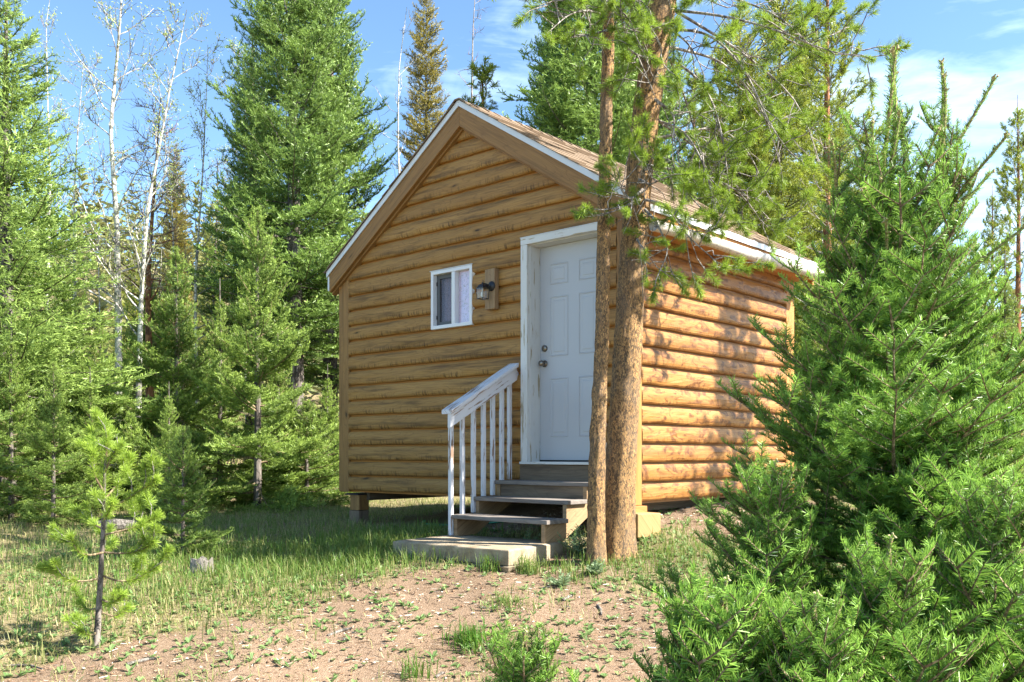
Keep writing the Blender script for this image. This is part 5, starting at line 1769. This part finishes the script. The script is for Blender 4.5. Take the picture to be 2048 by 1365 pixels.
half = rng.random(len(x)) < .8
add_blades(x[half], y[half], .02, .10, .0052, dry[half], .75)
add_blades(x[~half], y[~half], .06, .19, .0050, dry[~half] * .8, .6)
# longer dense green grass round the pad and left of it
for (cx_, cy_, rx_, ry_, n_, h_) in [(-1.35, 7.9, .45, .5, 2600, .20), (-2.2, 7.6, .8, .6, 3600, .17), (-1.1, 8.9, .5, .5, 1500, .2), (.45, 7.15, .35, .3, 500, .14), (1.5, 7.3, .5, .35, 1500, .12), (-3.2, 9.5, 1.2, 1.2, 3000, .16), (-2.6, 6.5, .8, .35, 1500, .12)]:
    x = rng.normal(cx_, rx_, n_); y = rng.normal(cy_, ry_, n_)
    ok = ~in_slab(x, y) & (dirt_mask(x, y) < .8)
    x, y = x[ok], y[ok]
    add_blades(x, y, h_ * .4, h_, .007, np.clip(rng.normal(.10, .12, len(x)), 0, 1), .45)
gm.build('grass', M['grass'], kind='stuff')


def tuft_grass(px, py, n_, h_, rad, tint, label):
    # solve the depth at which this pixel meets the ground
    d = 4.0
    for _ in range(60):
        x_ = (px - 1024) / FPX * d
        zz = EYE + (907 - py) / FPX * d
        if zz <= gz(x_, d): break
        d += .08
    x_ = (px - 1024) / FPX * d; zg = gz(x_, d)
    t = empty('grass_tuft', (x_, d, zg), 0, label, 'grass tuft')
    mb = MB()
    xx = rng.normal(0, rad, n_); yy_ = rng.normal(0, rad, n_)
    V, Q4, T3, tt = blades(xx + x_, yy_ + d, h_ * .45, h_, .006, np.clip(rng.normal(tint, .1, n_), 0, 1), .5)
    V = V - np.array([x_, d, zg])
    mb.add(V, Q4, 0, tt); mb.F.append((T3, 0))
    mb.build('blades', M['grass'], t, kind='stuff')
    return d


tuft_grass(1058, 1150, 140, .22, .05, .30, 'grass tuft with dry blades at the right corner of the concrete pad')
tuft_grass(982, 1145, 110, .20, .05, .08, 'bright upright grass tuft in front of the concrete pad')
tuft_grass(935, 1290, 240, .16, .07, .03, 'bright green grass tuft alone on the dirt below the pad')
tuft_grass(1010, 1212, 120, .13, .08, .06, 'wide low grass tuft between the pad and the near firs')
tuft_grass(830, 1360, 60, .20, .05, .1, 'thin grass tuft at the bottom edge')
tuft_grass(760, 1105, 160, .22, .08, .10, 'tall grass tuft against the left end of the concrete pad')
tuft_grass(875, 1118, 120, .15, .06, .05, 'dark green tuft growing under the front of the pad')


def leaf_fan(mb, c, n_, l_, w_, tint, rise=.5):
    az = rng.random(n_) * 6.283
    D = unit(np.stack([np.cos(az), np.sin(az), rng.uniform(rise * .4, rise * 1.4, n_)], 1))
    S = np.stack([-np.sin(az), np.cos(az), 0 * az], 1)
    ln = l_ * rng.uniform(.6, 1.2, n_)[:, None]; w = w_ * rng.uniform(.7, 1.2, n_)[:, None]
    P = np.array(c)[None] + 0 * D
    b = P + D * ln * .2
    m = P + D * ln * .6; m[:, 2] += .0
    t = P + D * ln; t[:, 2] -= ln[:, 0] * .12
    V = np.stack([P, b + S * w * .3, m + S * w * .5, t, m - S * w * .5, b - S * w * .3], 1).reshape(-1, 3)
    F = np.arange(n_ * 6).reshape(-1, 6)
    mb.add(V, np.concatenate([F[:, [0, 1, 2, 3]], F[:, [0, 3, 4, 5]]]), 0, np.repeat(np.clip(tint + rng.normal(0, .12, n_), 0, 1), 6))


wm = MB()
x, y = scatter(15000, -4.5, 3.2, 4.7, 9)
dk = dirt_mask(x, y); pt = patch(x, y, 1.5, 8.8)
band = np.exp(-((dk - .35) / .35) ** 2)
keep = (np.abs(x / y) < .60) & (rng.random(len(x)) < (.20 + .50 * band + .30 * (pt > .10)) * .6) & ~in_slab(x, y)
for a_, b_, k in zip(x[keep], y[keep], dk[keep]):
    leaf_fan(wm, (a_, b_, gz(a_, b_) + .004), int(rng.integers(3, 7)), rng.uniform(.022, .07), rng.uniform(.012, .028), rng.uniform(.2, .8), rng.uniform(.3, 1.2))
wm.build('weeds', M['weed'], kind='stuff', label='small broadleaf weeds scattered over the dirt and grass edge', cat='weeds')


def thistle(px, py, n_, size, label):
    d = 4.0
    for _ in range(80):
        x_ = (px - 1024) / FPX * d
        if EYE + (907 - py) / FPX * d <= gz(x_, d): break
        d += .06
    zg = gz(x_, d)
    t = empty('thistle', (x_, d, zg), 0, label, 'weed')
    mb = MB()
    for k in range(n_):
        az = rng.random() * 6.283; el = rng.uniform(.5, 1.4)
        dv = np.array([math.cos(az) * math.cos(el), math.sin(az) * math.cos(el), math.sin(el)])
        L = size * rng.uniform(.6, 1.1)
        base = np.array([rng.normal(0, size * .18), rng.normal(0, size * .18), 0])
        mb.tube([base, base + dv * L * .6, base + dv * L + np.array([0, 0, -.05 * L])], [.003, .0025, .001], 3, 0, cap=False)
        n2_ = 16
        s = np.linspace(.15, 1, n2_)
        P = base + dv * (s * L)[:, None]
        sd1 = unit(np.cross(dv, [0, 0, 1.0]))
        D = unit(dv * .7 + sd1[None] * np.where(np.arange(n2_) % 2 == 0, 1, -1)[:, None] + rng.normal(0, .2, (n2_, 3)))
        needle_quads(mb, P, D, .035 * (1.2 - s) + .012, .011, np.clip(.4 + .4 * s + rng.normal(0, .1, n2_), 0, 1), 0)
    mb.build('leaves', M['thistle'], t, kind='stuff')


thistle(1160, 1112, 24, .22, 'pale green feathery thistle beside the pine trunk foot')
thistle(1195, 1150, 12, .12, 'smaller feathery weed on the dirt below the pine trunk')
thistle(1062, 1090, 5, .14, 'small sprig growing behind the pad between the stringers')
thistle(1120, 1175, 12, .12, 'low feathery weed right of the concrete pad corner')

# needle litter, chips and pebbles
lt = MB()
x, y = scatter(16000, -4.2, 3.4, 4.7, 9.6)
keep = (rng.random(len(x)) < .15 + .85 * dirt_mask(x, y)) & (np.abs(x / y) < .6) & ~in_slab(x, y)
x, y = x[keep], y[keep]
az = rng.random(len(x)) * 6.283
P = np.stack([x, y, ground_z(x, y) + .006], 1)
D = np.stack([np.cos(az), np.sin(az), rng.normal(0, .12, len(x))], 1)
needle_quads(lt, P, unit(D), rng.uniform(.012, .06, len(x)), rng.uniform(.003, .010, len(x)), rng.random(len(x)), 0)
m, nt = new_mat('litter')
t_ = nd(nt, 'ShaderNodeAttribute', attribute_name='tint').outputs['Fac']
finish(nt, pbsdf(nt, ramp(nt, t_, [(0, (.09, .055, .035)), (.5, (.26, .16, .10)), (.85, (.48, .40, .31)), (1, (.60, .54, .46))]), .9, .1))
lt.build('litter', m, kind='stuff', label='dry needles and wood chips scattered on the dirt', cat='litter')
pbm = MB()
for k in range(1500):
    a_, b_ = rng.uniform(-3.5, 3.0), rng.uniform(4.8, 9.8)
    if rng.random() > dirt_mask(a_, b_) or bool(in_slab(a_, b_)): continue
    r_ = rng.uniform(.004, .014)
    V = np.array([(1, 0, 0), (0, 1, 0), (-1, 0, 0), (0, -1, 0), (0, 0, .7), (0, 0, -.7)]) * r_ * rng.uniform(.7, 1.3, (6, 3)) + np.array([a_, b_, gz(a_, b_) + .004])
    pbm.add(V, [(0, 1, 4), (1, 2, 4), (2, 3, 4), (3, 0, 4), (1, 0, 5), (2, 1, 5), (3, 2, 5), (0, 3, 5)], 0, rng.random())
pbm.build('pebbles', m, kind='stuff', label='small pebbles scattered on the reddish dirt', cat='pebbles')


def ground_px(px, py):
    d = 4.0
    for _ in range(300):
        x_ = (px - 1024) / FPX * d
        if EYE + (907 - py) / FPX * d <= gz(x_, d): break
        d += .03
    return Vector((x_, d, gz(x_, d)))


for (a_, b_, r_, lab) in [((255, 1335), (318, 1322), .012, 'pale bare stick on the dirt below the little pine'), ((20, 1335), (85, 1345), .008, 'short thin stick at the bottom left corner'),
                          ((655, 1275), (705, 1262), .010, 'pale stick lying on the middle of the dirt'), ((1125, 1205), (1145, 1195), .014, 'short pale chunk of wood on the dirt below the pad'),
                          ((1195, 1215), (1203, 1235), .012, 'dark stub of branch near the small feathery fir'), ((870, 1360), (890, 1350), .010, 'pale wood chip at the bottom edge')]:
    g0, g1 = ground_px(*a_), ground_px(*b_)
    mid = (g0 + g1) / 2 + Vector((.01, .03, .012))
    st = MB().tube([g0 - g0 + Vector((0, 0, .006)), mid - g0, g1 - g0 + Vector((0, 0, .01))], [r_, r_ * .9, r_ * .5], 6, jit=.12)
    o = st.build('stick', M['stump'], smooth=True, label=lab, cat='stick'); o.location = g0
g = ground_px(402, 1150)
mb = MB()
ang_ = np.arange(18) * 2 * math.pi / 18
rows = []
for (z_, r_) in ((-.05, .10), (.02, .085), (.07, .078), (.115, .074)):
    rows.append([(r_ * math.cos(q) * (1 + .12 * math.sin(5 * q)) * 1.1, r_ * math.sin(q), z_ + (.02 * math.sin(4 * q + 1) + .012 * math.sin(9 * q) if z_ > .1 else 0)) for q in ang_])
V = np.array(rows).reshape(-1, 3)
mb.add(V, [(r_ * 18 + q, r_ * 18 + (q + 1) % 18, (r_ + 1) * 18 + (q + 1) % 18, (r_ + 1) * 18 + q) for r_ in range(3) for q in range(18)])
mb.F.append((np.array([list(range(54, 72))]), 0))
o = mb.build('stump', M['stump'], label='small grey weathered stump in the grass', cat='stump'); o.location = g
g = ground_px(185, 1066); g1 = ground_px(275, 1062)
o = MB().tube([Vector((0, 0, .05)), (g1 - g) * .5 + Vector((0, 0, .075)), g1 - g + Vector((0, 0, .05))], [.06, .065, .055], 10, jit=.06).build('fallen_log', M['stump'], label='grey weathered log lying behind the little pine', cat='log')
o.location = g
